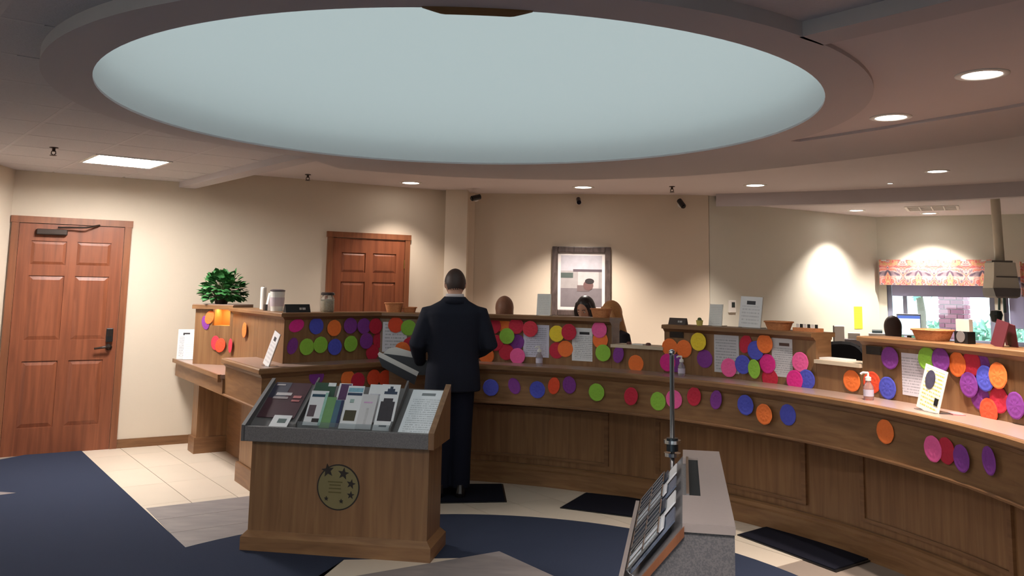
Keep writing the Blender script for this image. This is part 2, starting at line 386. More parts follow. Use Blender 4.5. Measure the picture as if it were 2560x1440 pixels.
# shift the grid so one cell is the light fitting
u0, v0 = (trc-G0).dot(gd), (trc-G0).dot(gn); du, dv = u0-T/2, v0-T/2
grid = MB(); count = 0
fills = []
for iu in range(-22, 23):
    for iv in range(-18, 19):
        c0 = Vector((G0.x, G0.y, 0))+gd*(du+iu*T)+gn*(dv+iv*T)
        quad = [c0+gd*.008+gn*.008, c0+gd*(T-.008)+gn*.008, c0+gd*(T-.008)+gn*(T-.008), c0+gd*.008+gn*(T-.008)]
        cen = c0+gd*T/2+gn*T/2
        q = clip(quad, Vector((B0.x, B0.y, 0))+bn*.01, -bn)
        if len(q) < 3: continue
        q = clip(q, Vector((PA.x, PA.y, 0)), Vector((.989, .15, 0))); q = clip(q, PA, WN) if len(q) > 2 else q
        if len(q) > 2: q = clip(q, Vector((0, -4.2, 0)), Vector((0, 1, 0)))
        if len(q) > 2: q = clip(q, Vector((7, 0, 0)), Vector((-1, 0, 0)))
        if len(q) < 3: continue
        rd = cen-Vector((RC.x, RC.y, 0))
        if rd.length < ROUT+.6:
            u = rd.normalized(); q = clip(q, Vector((RC.x, RC.y, 0))+u*2.07, u)
            if len(q) < 3: continue
        if iu == 0 and iv == 0: continue
        if any((cen-Vector((a_, b_, 0))).dot(gd) > -T/2 and (cen-Vector((a_, b_, 0))).dot(gd) <= T/2 and -T/2 < (cen-Vector((a_, b_, 0))).dot(gn) <= T/2 for a_, b_ in ((-1.7, 1.5), (.6, .7), (2.3, -.8), (-3.3, -.6))):
            fills.append(cen); continue
        # split grid: runs under the tile edges
        MBt = MB().prism([(p.x, p.y) for p in q], Z_TILE-.002, Z_TILE+.014)
        MBt.build('ceiling_tile', ACOU, ceiling_tile_root, org=(cen.x, cen.y, Z_TILE), world=True)
        count += 1
gs = MB()
def gridbar(p, d):
    # a grid line clipped to the tile field
    ts = [-16+i*.1 for i in range(321)]; run = []
    def ok(q):
        return (q-B0).dot(-bn) > .01 and (q-PA).dot(Vector((.989, .15, 0))) > 0 and (q-PA).dot(WN) > 0 and q.y > -4.2 and q.x < 7 and (q-RC).length > ROUT+.02
    for t in ts+[99]:
        q = p+d*t; q.z = 0
        if t < 90 and ok(q): run.append(q)
        else:
            if len(run) > 1:
                n = Vector((-d.y, d.x, 0))*.012; gs.prism([run[0]-n, run[-1]-n, run[-1]+n, run[0]+n], Z_TILE-.003, Z_TILE+.004)
            run = []
RC = Vector((RC.x, RC.y, 0)); B0 = Vector((B0.x, B0.y, 0))
for i in range(-22, 24): gridbar(Vector((G0.x, G0.y, 0))+gd*(du+i*T), gn)
for i in range(-18, 20): gridbar(Vector((G0.x, G0.y, 0))+gn*(dv+i*T), gd)
gs.build('grid', GRID, ceiling_tile_root, org=(0, 3, Z_TILE), world=True)

def troffer(c, z, yaw, label, L, size=T, col=(1, .97, .93), group=None):
    t = thing('ceiling_light', (c.x, c.y, z), label, 'ceiling light', group, yaw); h = size/2
    f = MB()
    for sx, sy, dx, dy in ((0, h-.015, size-.02, .03), (0, -h+.015, size-.02, .03), (h-.015, 0, .03, size-.06), (-h+.015, 0, .03, size-.06)): f.box((sx, sy, .0), (dx, dy, .02))
    f.build('frame', WHITE, t)
    MB().box((0, 0, .006), (size-.06, size-.06, .006)).build('diffuser', emit('troffer_%g' % L, col, L), t)
    lv = MB()
    for k in (-1, 0, 1): lv.box((k*(size-.06)/4, 0, -.004), (.012, size-.07, .012)); lv.box((0, k*(size-.06)/4, -.004), (size-.07, .012, .012))
    lv.build('louvre', WHITE, t)
    MB().box((0, 0, .03), (size-.02, size-.02, .03)).build('housing', WHITE, t)
    return t
gyaw = math.atan2(gd.y, gd.x)
troffer(trc, Z_TILE, gyaw, 'square louvred ceiling light above the left door', TROFFER_L)
for c in fills: troffer(c, Z_TILE, gyaw, 'unseen square louvred ceiling light added for fill over the entrance side', FILL_L, group='added fill ceiling lights')  # troffers out of view, added to brighten the foreground
op = on_z(2330, 520, Z_OFF); troffer(op, Z_OFF, OYAW, 'square ceiling light in the office behind the header', OFFICE_L, .6)
op2 = Vector((6.3, 8.6, 0)); troffer(op2, Z_OFF, OYAW, 'square ceiling light deeper in the office beside the right wall', OFFICE_L, .6)

def downlight(p, z, label, watts, size=1.0, group='recessed downlights', cone=105):
    t = thing('recessed_downlight', (p.x, p.y, z), label, 'downlight', group); r = .085*size
    MB().lathe([(r*.86, -.002), (r*.9, -.006), (r*1.18, -.004), (r*1.18, .0), (r*.86, .0)], 28, caps=False).build('trim_ring', WHITE, t, smooth=True)
    MB().lathe([(.002, -.0015), (r*.88, -.0015), (r*.88, .001), (.002, .001)], 28).build('lamp_face', emit('lamp_face', (1, .94, .86), 14), t)
    l = bpy.data.lights.new('downlight_beam', 'SPOT'); l.energy = watts; l.color = WARM; l.spot_size = math.radians(cone); l.spot_blend = .7; l.shadow_soft_size = .05
    lo = bpy.data.objects.new('downlight_beam', l); COL.objects.link(lo); lo.parent = t; lo.location = (0, 0, -.012)
    return t
for px, py, lab in ((1027, 457, 'recessed downlight in front of the inner door'), (1458, 468, 'recessed downlight above the framed picture'), (1888, 463, 'recessed downlight at the corner of the office opening'),
                    (2343, 428, 'recessed downlight beside the office header'), (2227, 293, 'recessed downlight next to the ring soffit'), (2455, 186, 'recessed downlight in the coffer between beam and curved band')):
    zc = Z_COF if py < 300 else Z_DRY
    downlight(on_z(px, py, zc), zc, lab, CAN_W*{1027: .4, 1458: 1.5, 1888: 1.4}.get(px, 1.0), 1.1 if px > 2000 else 1.25)
downlight(on_z(2225, 458, Z_DRY), Z_DRY, 'tiny round ceiling lamp on the edge of the header', 4, .35)
for px, py, lab in ((2075, 560, 'recessed office downlight close to the green-grey side wall'), (2330, 560, 'recessed office downlight above the patterned valance')):
    if px < 2200:
        n = Vector((12.14-10.38, -(5.15-2.39), 0)).normalized(); p = on_plane(px, 620, BK1, n); p = p+n*(-.42 if n.y > 0 else .42)
    else: p = ow(px, 600)+ON*.45
    downlight(p, Z_OFF, lab, CAN_W*1.25, 1.1)

def sprinkler(p, z, lab):
    t = thing('sprinkler_head', (p.x, p.y, z), lab, 'sprinkler', 'sprinkler heads')
    MB().lathe([(.032, 0), (.032, -.006), (.012, -.01), (.012, -.035)], 14).build('escutcheon', STEEL, t)
    MB().tube([(-.014, 0, -.03), (-.018, 0, -.05), (0, 0, -.062), (.018, 0, -.05), (.014, 0, -.03)], .004, 6).build('frame_arms', STEEL, t)
    MB().lathe([(.004, -.058), (.026, -.062), (.026, -.066), (.004, -.068)], 14).build('deflector', STEEL, t)
sprinkler(on_z(135, 368, Z_TILE), Z_TILE, 'small dark sprinkler head in the tiled ceiling')
sprinkler(on_z(770, 436, Z_DRY), Z_DRY, 'small dark sprinkler head above the wall between the two doors')
sprinkler(on_z(1680, 466, Z_DRY), Z_DRY, 'small dark sprinkler head near the wall camera')
sprinkler(on_z(2485, 507, Z_OFF), Z_OFF, 'small sprinkler head in the office ceiling')

# ------------------------------------------------------------------ floor
fl = MB().prism([(-8, -4.4), (OE.x+.3, -4.4), (OE.x+.3, 13.2), (-8, 13.2)], -.1, 0)
floor = setting(fl.build('floor', GROUT, org=(0, 4, 0), world=True))
g = lambda x, y: on_z(x, y, 0)
n0, n1 = g(205, 1130), g(447, 1356); nd = (n1-n0).normalized(); nn = Vector((-nd.y, nd.x, 0))   # navy line; nn points to the cream side
if nn.x < 0: nn = -nn
CC = Vector((-.233, 4.248, 0)); CRAD = 2.089
T2, TL = .335, .67; td, tn = nd, nn
tile_src = {}
for iu in range(-3, 9):
    for iv in range(0, 26):
        c0 = n0+td*(iu*TL-.3)+tn*(iv*T2)
        quad = [c0+td*.001+tn*.003, c0+td*(TL-.001)+tn*.003, c0+td*(TL-.001)+tn*(T2-.003), c0+td*.001+tn*(T2-.003)]
        cen = c0+td*TL/2+tn*T2/2
        if (cen-CC).length < CRAD-.5 or cen.x > 3.2 or cen.y < 4.2: continue
        if (cen-Vector((-1.086, 3.882, 0))).length > 4.1 and cen.x > -.9: continue
        q = clip(quad, wl(-3), WN)
        if len(q) < 3: continue
        if cen.y > 9.4: continue
        full = all(any((a-b).length < 1e-6 for b in quad) for a in q) and len(q) == 4
        k = (iu*7+iv*3) % 2
        if full and k in tile_src:
            o = inst(tile_src[k], 'tile', floor, cen-floor.location+Vector((0, 0, 0)))
        else:
            o = MB().prism([(p.x, p.y) for p in q], 0, .003).build('tile', (CREAM, CREAM2)[k], floor, org=cen, world=True)
            if full: tile_src[k] = o
def fpoly(name, pts, z, m_):
    c = sum((Vector((p[0], p[1], 0)) for p in pts), Vector())/len(pts)
    return MB().prism([(p[0], p[1]) for p in pts], 0, z).build(name, m_, floor, org=c, world=True)
# grey strip set in the cream tiles, in three planks
ga, gb, gc, gdn = g(365, 1272), g(610, 1243), g(600, 1337), g(447, 1356)
gdn = gdn+(gdn-ga).normalized()*.14; ge, gf = ga+(gb-ga)*1.55, gdn+(gb-ga)*1.2
for k in range(3):
    t0, t1 = k/3+.002, (k+1)/3-.002
    fpoly('grey_tile', [ga.lerp(gdn, t0), ge.lerp(gf, t0), ge.lerp(gf, t1), ga.lerp(gdn, t1)], .005, GREYT)
# navy carpet: round field under the dome and the entrance field left of the line
fpoly('carpet', [(CC.x+CRAD*math.cos(2*PI*i/96), CC.y+CRAD*math.sin(2*PI*i/96)) for i in range(96)], .0075, NAVY)
far = n0-nd*.35
fpoly('carpet', [far, n1+nd*.6, CC+Vector((-1.2, .9, 0)), CC+Vector((-.6, -1.5, 0)), Vector((7, 2.2, 0)), Vector((7, -4.1, 0)), Vector((-4.9, -4.1, 0)), RET+Vector((.02, 0, 0)), PA+Vector((.1, -.2, 0))], .007, NAVY)
tip = g(40, 1235); fpoly('grey_inlay', [tip, tip+Vector((-.65, .12, 0)), tip+Vector((-.55, -.45, 0))], .0085, GREYT)
ap_ = g(1248, 1382); ga1 = (g(1075, 1412)-ap_); gb1 = (g(1375, 1440)-ap_)
fpoly('cream_inlay', [g(860, 1403), g(1075, 1408)+Vector((.2, .08, 0)), ap_+ga1*2.6, g(815, 1440)+(g(815, 1440)-g(860, 1403))*1.5], .0085, CREAM)
fpoly('grey_inlay', [ap_, ap_+gb1*2.2, ap_+gb1*1.2+ga1*2.4, ap_+ga1*2.6], .0095, GREYT)
for pts, lab in ((((1000, 1262), (1267, 1257), (1258, 1213), (1040, 1214)), 'black rubber floor mat under the standing man'), (((1400, 1272), (1463, 1235), (1640, 1254), (1640, 1303)), 'black rubber floor mat between the standing man and the grey kiosk'),
                 (((1843, 1340), (1943, 1312), (2222, 1390), (2090, 1432)), 'black rubber floor mat on cream tiles at the far side of the grey kiosk')):
    P = [g(*p) for p in pts]; c = sum(P, Vector())/4
    t = thing('floor_mat', c, lab, 'mat', 'black mats along the counter')
    MB().prism([(p.x, p.y) for p in P], .003, .010).build('edge', BLACK, t, org=c, world=True)
    MB().prism([((p.x-c.x)*.96+c.x, (p.y-c.y)*.96+c.y) for p in P], .010, .015).build('pile', MATM, t, org=c, world=True)

# ------------------------------------------------------------------ doors
def panel_door(name, a, width, h, proud, lab, handle):
    """a: left bottom corner of the casing on the wall line"""
    cw = .062; root = thing(name, a+WN*.0, lab, 'door', None, WYAW); root['kind'] = 'structure'; del root['category']
    cs = MB(); cs.box((cw/2, -.014, h/2), (cw, .028, h)); cs.build('casing', CASING, root)
    cs = MB(); cs.box((width-cw/2, -.014, h/2), (cw, .028, h)); cs.build('casing', CASING, root)
    MB().box((width/2, -.016, h-cw/2), (width+.02, .032, cw)).build('casing', CASING, root)
    lw, lh = width-2*cw-.006, h-cw-.006; x0 = cw+.003
    st = MB(); T_ = .018
    leaf = MB().box((x0+lw/2, -.003, lh/2), (lw, .006, lh)).build('door_leaf', CHERRY, root)
    cols = ((.0, .12), (.45, .55), (.88, 1.0)); rows = ((0, .115), (.40, .49), (.772, .82), (.925, 1.0))
    for u, v in cols: st.box((x0+lw*(u+v)/2, -T_/2, lh/2), (lw*(v-u), T_, lh))
    st.build('stile', CHERRY, root)
    for u, v in rows:
        r_ = MB()
        for a_, b_ in ((.12, .45), (.55, .88)): r_.box((x0+lw*(a_+b_)/2, -T_/2+.0005, lh*(u+v)/2), (lw*(b_-a_), T_-.001, lh*(v-u)))
        r_.build('rail', CHERRY, root)
    for a_, b_ in ((.12, .45), (.55, .88)):
        for u, v in ((.115, .40), (.49, .772), (.82, .925)):
            X0, X1, Z0, Z1 = x0+lw*a_+.004, x0+lw*b_-.004, lh*u+.004, lh*v-.004; i = .035 if v-u > .15 else .025
            q = MB().loft([[(X0, -.006, Z0), (X1, -.006, Z0), (X1, -.006, Z1), (X0, -.006, Z1)], [(X0+i, -.015, Z0+i), (X1-i, -.015, Z0+i), (X1-i, -.015, Z1-i), (X0+i, -.015, Z1-i)]])
            q.build('door_panel', CHERRY, root)
    if handle:
        hx = x0+lw*.925
        k = MB().box((hx, -.032, 1.08), (.06, .028, .13)).build('keypad_lock', BLACK, root, bevel=.006)
        MB().box((hx, -.047, 1.10), (.04, .004, .06)).build('keypad', STEEL, k)
        hd = MB().lathe([(.03, 0), (.03, .012), (.014, .016), (.012, .05)], 16, (hx, -.018, .965), Matrix.Rotation(PI/2, 3, 'X')).build('handle', STEEL, root, smooth=True)
        MB().tube([(hx, -.07, .965), (hx-.04, -.072, .968), (hx-.13, -.066, .955)], [.012, .012, .009], 10).build('lever', STEEL, root, smooth=True)
        cl = MB().box((x0+lw*.30, -.045, lh-.075), (.26, .055, .055)).build('door_closer', STEEL, root, bevel=.008)
        MB().tube([(x0+lw*.35, -.06, lh-.03), (x0+lw*.62, -.10, lh-.02), (x0+lw*.75, -.03, lh+.01)], .009, 8).build('closer_arm', STEEL, root)
    else:
        for z in (.25, 1.0, 1.85): MB().tube([(x0+lw+.001, -.02, z-.05), (x0+lw+.001, -.02, z+.05)], .008, 8).build('hinge', mat('brass', (170, 140, 80), .3, .9), root)
    return root
def wall_s(px, py): return on_plane(px, py, wl(0), WN)
d1l, d1r = wall_s(31, 540), wall_s(330, 555)
D1 = Vector((d1l.x, d1l.y, 0)); w1 = Vector((d1r.x-d1l.x, d1r.y-d1l.y, 0)).length
panel_door('door_1', D1, w1, 2.19, .03, 'reddish-brown six-panel door with keypad lever lock and closer', True)
d2l, d2r = wall_s(819, 578), wall_s(1024, 588)
D2 = Vector((d2l.x, d2l.y, 0)); w2 = Vector((d2r.x-d2l.x, d2r.y-d2l.y, 0)).length
panel_door('door_2', D2, w2, 2.19, .03, 'dark brown six-panel door behind the counter', False)
baseboard('baseboard_left', D1+WDIR*(w1+.002), wl(-3.0))
baseboard('baseboard_left_inner', wl(-2.9), D2-WDIR*.002)

# ------------------------------------------------------------------ teller counter path
HN, HA, HU = .983, .68, 1.343
KC = Vector((-1.086, 3.882, 0)); KR = 3.321
P1 = on_z(650, 922, HN); P1.z = 0
WP = wl(-3.36)+WN*.0; P0 = WP+(P1-WP)*((-2.37+3.36)/(P1.x+3.36))
P2 = Vector((-1.0, 7.2, 0))
base = [Vector((WP.x, WP.y, 0)), P0, P1, P2]+[KC+Vector((math.cos(a), math.sin(a), 0))*KR for a in [math.radians(88.5-3*i) for i in range(1, 41)]]
NB = len(base)
segn = []
for i in range(NB-1):
    d = (base[i+1]-base[i]).normalized(); segn.append(Vector((-d.y, d.x, 0)))
mit = [segn[0]]+[((segn[i-1]+segn[i]).normalized()/max(.3, (segn[i-1]+segn[i]).normalized().dot(segn[i]))) for i in range(1, NB-1)]+[segn[-1]]
def off(u, o):
    i = min(int(u), NB-2); t = u-i
    return (base[i]+mit[i]*o).lerp(base[i+1]+mit[i+1]*o, t)
def hit(px, py, o):
    """where a pixel's sight line meets the upright surface at offset o from the ledge nose: (u, point, normal to customers)"""
    d = ray(px, py); best = None
    for i in range(NB-1):
        a, b = base[i]+mit[i]*o, base[i+1]+mit[i+1]*o
        den = d.x*(b.y-a.y)-d.y*(b.x-a.x)
        if abs(den) < 1e-9: continue
        s = (a.x*(b.y-a.y)-a.y*(b.x-a.x))/den
        t = ((a.x*d.y-a.y*d.x)/den)
        if -1e-6 <= t <= 1+1e-6 and s > 0:
            p = CAM+d*s
            if segn[i].dot(d) > -.05 and (best is None or s < best[3]): best = (i+t, p, -segn[i], s)
    if best is None: raise ValueError('no hit %s' % ((px, py, o),))
    return best
def us(u0, u1, step=1.0):
    out = [u0]; k = math.floor(u0)+1
    while k < u1-1e-6:
        if k-out[-1] > 1e-4: out.append(float(k))
        k += 1
    return out+[u1]
def sweep(mb, u0, u1, prof):
    R = []
    for u in us(u0, u1):
        R.append([(off(u, o).x, off(u, o).y, z) for o, z in prof])
    mb.loft(R); return mb
UE = NB-1.001
def bpart(name, m_, parent, u0, u1, *profs, org=None):
    mb = MB()
    for p in profs: sweep(mb, u0, u1, p)
    return mb.build(name, m_, parent, org=parent.location if org is None else org, world=True)
rect = lambda o0, o1, z0, z1: [(o0, z0), (o1, z0), (o1, z1), (o0, z1)]
counter = thing('teller_counter', (base[8].x, base[8].y, 0), 'long curved oak teller counter with writing ledge and overhanging apron', 'counter')
bpart('ledge_top', LAM, counter, 1, UE, rect(.012, .285, HN-.03, HN))
bpart('ledge_nosing', OAK_H, counter, 1, UE, [(-.012, HN-.034), (-.004, HN-.042), (.05, HN-.042), (.05, HN-.0305), (.011, HN-.0305), (.011, HN-.001), (-.004, HN-.001), (-.012, HN-.01)])
bpart('cove_moulding', OAKD, counter, 1, UE, [(.012, HN-.042), (.012, HN-.052), (.03, HN-.075), (.05, HN-.075), (.05, HN-.042)])
bpart('apron', OAK_H, counter, 1, UE, rect(.028, .06, HA+.012, HN-.075))
bpart('apron_bead', OAKD, counter, 1, UE, [(.012, HA), (.07, HA), (.07, HA+.012), (.028, HA+.016), (.018, HA+.016), (.012, HA+.010)])
bpart('underside', OAKD, counter, 1, UE, rect(.0605, .37, HA+.001, HA+.018))
bpart('lower_panel', OAK, counter, 1.35, UE, rect(.36, .40, .16, HA))
bpart('plinth', OAK_H, counter, 1.35, UE, [(.31, 0), (.40, 0), (.40, .165), (.335, .165), (.322, .155), (.322, .13), (.31, .12)])
for xa, xb in ((1172, 1512), (1652, 2006), (2162, 2522)):
    ua, ub = hit(xa, 1130, .36)[0], hit(xb, 1250 if xb > 2100 else 1150, .36)[0]; z0, z1 = .235, .60
    pm = bpart('raised_panel', OAK, counter, ua, ub, rect(.352, .36, z0, z1))
    fr = MB()
    du_ = (ub-ua)*.03
    sweep(fr, ua-du_, ub+du_, rect(.341, .3605, z1, z1+.022)); sweep(fr, ua-du_, ub+du_, rect(.341, .3605, z0-.022, z0))
    sweep(fr, ua-du_, ua, rect(.341, .3605, z0, z1)); sweep(fr, ub, ub+du_, rect(.341, .3605, z0, z1))
    fr.build('panel_moulding', OAKD, pm, org=(0, 0, 0), world=False)
    fr_o = COL.objects[-1] if False else None
for o in list(counter.children):
    for c in o.children: c.location = -Vector(counter.location)
# left-face return of the corner unit (below apron) + leg panels
for (o0, o1, u0, u1) in ((.14, .34, .38, .60),): pass
# upper screens on the ledge
HD = .845
def screen(name, u0, u1, lab, seams, top=HU):
    mid = off((u0+u1)/2, .3); t = thing(name, (mid.x, mid.y, HN), lab, 'counter screen')
    cuts = [u0]+list(seams)+[u1]
    for a, b in zip(cuts[:-1], cuts[1:]):
        e = .0012 if b-a > .2 else 0
        bpart('face_panel', OAK, t, a+e, b-e, rect(.28, .30, HD if b <= 1 else HN, top-.048))
    bpart('core', OAKD, t, u0, u1, rect(.3005, .43, HN, top-.048))
    bpart('neck_moulding', OAKD, t, u0, u1, [(.272, top-.048), (.28, top-.055), (.30, top-.048), (.44, top-.048), (.44, top-.030), (.255, top-.030)])
    bpart('cap', OAK_H, t, u0-.004, u1+.004, [(.236, top-.028), (.243, top-.0305), (.47, top-.0305), (.47, top), (.243, top), (.236, top-.006)])
    return t
uA0, uA1 = hit(579, 860, .28)[0], hit(1529, 830, .28)[0]
uB0, uB1 = hit(1661, 860, .28)[0], hit(2040, 880, .28)[0]
uC0 = hit(2156, 900, .28)[0]
seam = lambda *xs: [hit(x, 860 if x < 2000 else 950, .28)[0] for x in xs]
HUA = 1.374
screen('counter_screen', uA0, uA1, 'long oak counter screen behind the standing man, covered in discs', [1.0, 2.0, 3.0]+seam(1180, 1385), HUA)
def hux(px): return HUA if px < 1580 else HU
screen('counter_screen', uB0, uB1, 'middle oak counter screen carrying a small brown name plate', seam(1778, 1848, 1985))
screen('counter_screen', uC0, UE, 'oak counter screen below the patterned valance with a maroon folder on top', seam(2330, 2535)+[31.0])
# low pass-throughs between the screens
ZP = hit(1600, 864, .28)[1].z; ZP2 = hit(2110, 905, .28)[1].z
for u0, u1, z, lab in ((uA1+.012, uB0-.012, ZP, 'low oak pass-through sill between the two longer screens'), (uB1+.012, uC0-.012, ZP2, 'low oak pass-through sill next to the black chair')):
    mid = off((u0+u1)/2, .3); t = thing('pass_through_sill', (mid.x, mid.y, HN), lab, 'counter sill')
    bpart('face_panel', OAK, t, u0, u1, rect(.28, .43, HN, z-.025)); bpart('sill_top', mat('pale_sill', (216, 196, 170), .4), t, u0, u1, rect(.255, .47, z-.024, z))

# low desk on the left of the corner unit
dd = (P0-WP).normalized(); dn = Vector((-dd.y, dd.x, 0))
desk = thing('check_desk', (WP.x, WP.y, 0), 'low oak writing desk with laminate top fixed between wall and corner counter', 'desk')
s = Vector((WP.x, WP.y, 0))
LD = (P0-WP).length
def dp(a, b0, b1, l0=.0, l1=None): 
    l1 = LD if l1 is None else l1
    return [s+dd*l0+dn*b0, s+dd*l1+dn*b0, s+dd*l1+dn*b1, s+dd*l0+dn*b1]
def dpart(name, m_, b0, b1, z0, z1, l0=0.0, l1=None):
    return MB().prism([(p.x, p.y) for p in dp(0, b0, b1, l0, l1)], z0, z1).build(name, m_, desk, org=s, world=True)
dpart('desk_top', LAM, -.008, .40, HD-.03, HD, .14); dpart('nosing', OAK_H, -.022, -.0085, HD-.036, HD-.001, .06)
dpart('end_block', OAKD, -.03, .0, HD-.06, HD+.002, LD-.03, LD-.002)
dpart('apron', OAK_H, .012, .035, HA, HD-.037, .06)
lp0 = 0.36
dpart('leg_panel', OAK, .12, .40, .15, HA, .40, .60); dpart('plinth', OAKD, .10, .41, 0, .15, .385, .615)
dpart('back_panel', OAKD, .40, .43, 0, HA, .3, LD)
# pedestal under the corner unit left face
ped = MB()
c0_, c1_ = P0+dd*.06, P1+Vector((.10, .10, 0))
bpart('pedestal', OAK, counter, 1.12, 2.0, rect(.15, .34, .16, HA)); bpart('pedestal_plinth', OAKD, counter, 1.09, 2.0, rect(.13, .345, 0, .155))
bpart('pedestal_front', OAK, counter, 2.0, 2.7, rect(.15, .355, .16, HA)); bpart('pedestal_front_plinth', OAKD, counter, 2.0, 2.7, rect(.13, .345, 0, .155))

# end screen next to the wall, holding the plant, with a niche lit by an added lamp
sA = off(uA0, .29)
L0 = at_y(488, 800, sA.y+.14); R0 = Vector((sA.x-.005, sA.y+.02, 0)); L0.z = 0
ZE = 1.6-(757-704)/F_PX*sA.y*1.01
ed = (R0-L0).normalized(); en = Vector((-ed.y, ed.x, 0)); EL = (R0-L0).length; EY = math.atan2(ed.y, ed.x)
es = thing('end_screen', (L0.x, L0.y, HD), 'short oak end screen beside the wall with a niche and added lamp under the plant', 'counter screen', None, EY)
def ex(px, py): 
    p = on_plane(px, py, L0, en); return (p-L0).dot(ed), p.z
nx0, nz1 = ex(533, 770); nx1, nz0 = ex(574, 815); nx1 = min(nx1, EL-.03)
H_ = ZE-.045-HD
def ebox(name, m_, x0, x1, y0, y1, z0, z1, par=es): return MB().box(((x0+x1)/2, (y0+y1)/2, (z0+z1)/2-HD), (x1-x0, y1-y0, z1-z0)).build(name, m_, par)
ebox('face_panel', OAK, 0, nx0, 0, .03, HD, ZE-.045); ebox('face_panel', OAK, nx1, EL, 0, .03, HD, ZE-.045)
ebox('face_panel', OAK, nx0, nx1, 0, .03, HD, nz0); ebox('face_panel', OAK, nx0, nx1, 0, .03, nz1, ZE-.045)
ebox('niche_back', mat('niche_oak', (224, 160, 90), .4), nx0-.02, nx1+.02, .16, .17, nz0-.02, nz1+.02)
ebox('niche_floor', mat('niche_oak', (0, 0, 0)), nx0-.02, nx1+.02, .03, .16, nz0-.012, nz0)
ebox('niche_side', mat('niche_oak', (0, 0, 0)), nx0-.012, nx0, .03, .16, nz0, nz1); ebox('niche_side', mat('niche_oak', (0, 0, 0)), nx1, nx1+.012, .03, .16, nz0, nz1)
nl = ebox('added_niche_lamp', emit('added_niche_lamp', (1, .72, .38), 14), nx0+.01, nx1-.01, .06, .10, nz1-.012, nz1-.004)  # added lamp, its glow stands in for a lit interior behind a gap
ebox('side_panel', OAKD, 0, .02, .03, .26, HD, ZE-.045); ebox('back_panel', OAKD, .02, EL, .24, .26, HD, ZE-.045)
ebox('cap', OAK_H, -.02, EL+.0, -.03, .30, ZE-.045, ZE-.008); ebox('cap_laminate', LAM, -.02, EL, -.02, .30, ZE-.008, ZE)
# ==PART2==
# ------------------------------------------------------------------ helpers for things on the counter
def mpp(p): return (Vector(p)-CAM).dot(cF)/F_PX
def yaw_of(n): return math.atan2(n.y, n.x)+PI/2
def sheet_mb(w, h, th=.002):
    return MB().box((0, 0, h/2), (w, th, h))
def sheet(name, p, n, w, h, m_, tilt=0.0, lab=None, cat=None, group=None, parent=None, roll=0.0):
    """upright sheet: p bottom centre, n towards the reader, tilt leans it back"""
    o = sheet_mb(w, h).build(name, m_, parent, org=p, rot=(-tilt, roll, yaw_of(n)))
    return tag(o, lab, cat, group)
def cap_at(px, py, o=.40, z=None):
    u, p, n, _ = hit(px, py, o); return Vector((p.x, p.y, hux(px) if z is None else z)), n
# ------------------------------------------------------------------ paper discs
DC = {'orange': (255, 122, 52), 'red orange': (236, 78, 42), 'crimson': (196, 32, 60), 'magenta': (226, 40, 140), 'pink': (246, 96, 160), 'purple': (128, 52, 142),
      'blue': (78, 82, 190), 'lime green': (142, 192, 62), 'yellow': (240, 206, 48), 'red': (214, 50, 70)}
DISC = {}
def disc_mesh(col):
    if col in DISC: return DISC[col]
    mb = MB(); n = 28; R = [[(0.0005*math.cos(2*PI*i/n), 0, .0005*math.sin(2*PI*i/n)) for i in range(n)]]
    R = []
    for r, h in ((1.0, 0.0), (1.0, .0015), (.9, .003), (.72, .0025), (.5, .0036), (.32, .003), (.12, .004), (.01, .004)):
        ring_ = []
        for i in range(n):
            a = 2*PI*i/n; k = 1+.012*math.cos(9*a)*(r > .85); ring_.append((r*k*.066*math.cos(a), -h*(1+.12*math.cos(9*a)*(.3 < r < .95)), r*k*.066*math.sin(a)))
        R.append(ring_)
    mb.loft(R)
    me_o = mb.build('paper_disc', mat('paper_'+col.replace(' ', '_'), DC[col], .75, noise=.12, nscale=60), smooth=False)
    DISC[col] = me_o.data; bpy.data.objects.remove(me_o); return DISC[col]
disc_n = [0]; DISCS = []
def disc(px, py, col, surf, o=.28, sx=1.0, sz=1.0, p=None, n=None, tilt=0.0):
    if p is None: u, p, n, _ = hit(px, py, o)
    k = disc_n[0] % 6; disc_n[0] += 1
    ob = bpy.data.objects.new('paper_disc', disc_mesh(col)); COL.objects.link(ob)
    ob.location = p+n*(.0015+.0042*k); ob.rotation_euler = (random.uniform(-.03, .0)-tilt, random.uniform(-.5, .5), yaw_of(n)); ob.scale = (sx, 1, sz)
    sh = 'curled ' if sx < .8 else ''
    tag(ob, '%s%s paper disc on the %s' % (sh, col, surf), 'paper disc', '%s%s discs on the %s' % (sh, col, surf)); DISCS.append(dict(o=ob, px=px, py=py, col=col, surf=surf, sh=sh))
A_L = 'screen near the glass jar'; A_R = 'screen under the cream sign'; S_1 = 'first pass-through'
B_ = 'middle screen'; S_2 = 'second pass-through'; C_ = 'screen under the maroon folder'
AP1 = 'apron behind the brochure stand'; AP2 = 'apron under the long screen'; AP3 = 'apron under the middle screen'; AP4 = 'apron under the maroon folder'; SG = 'angled screen beside the plant'
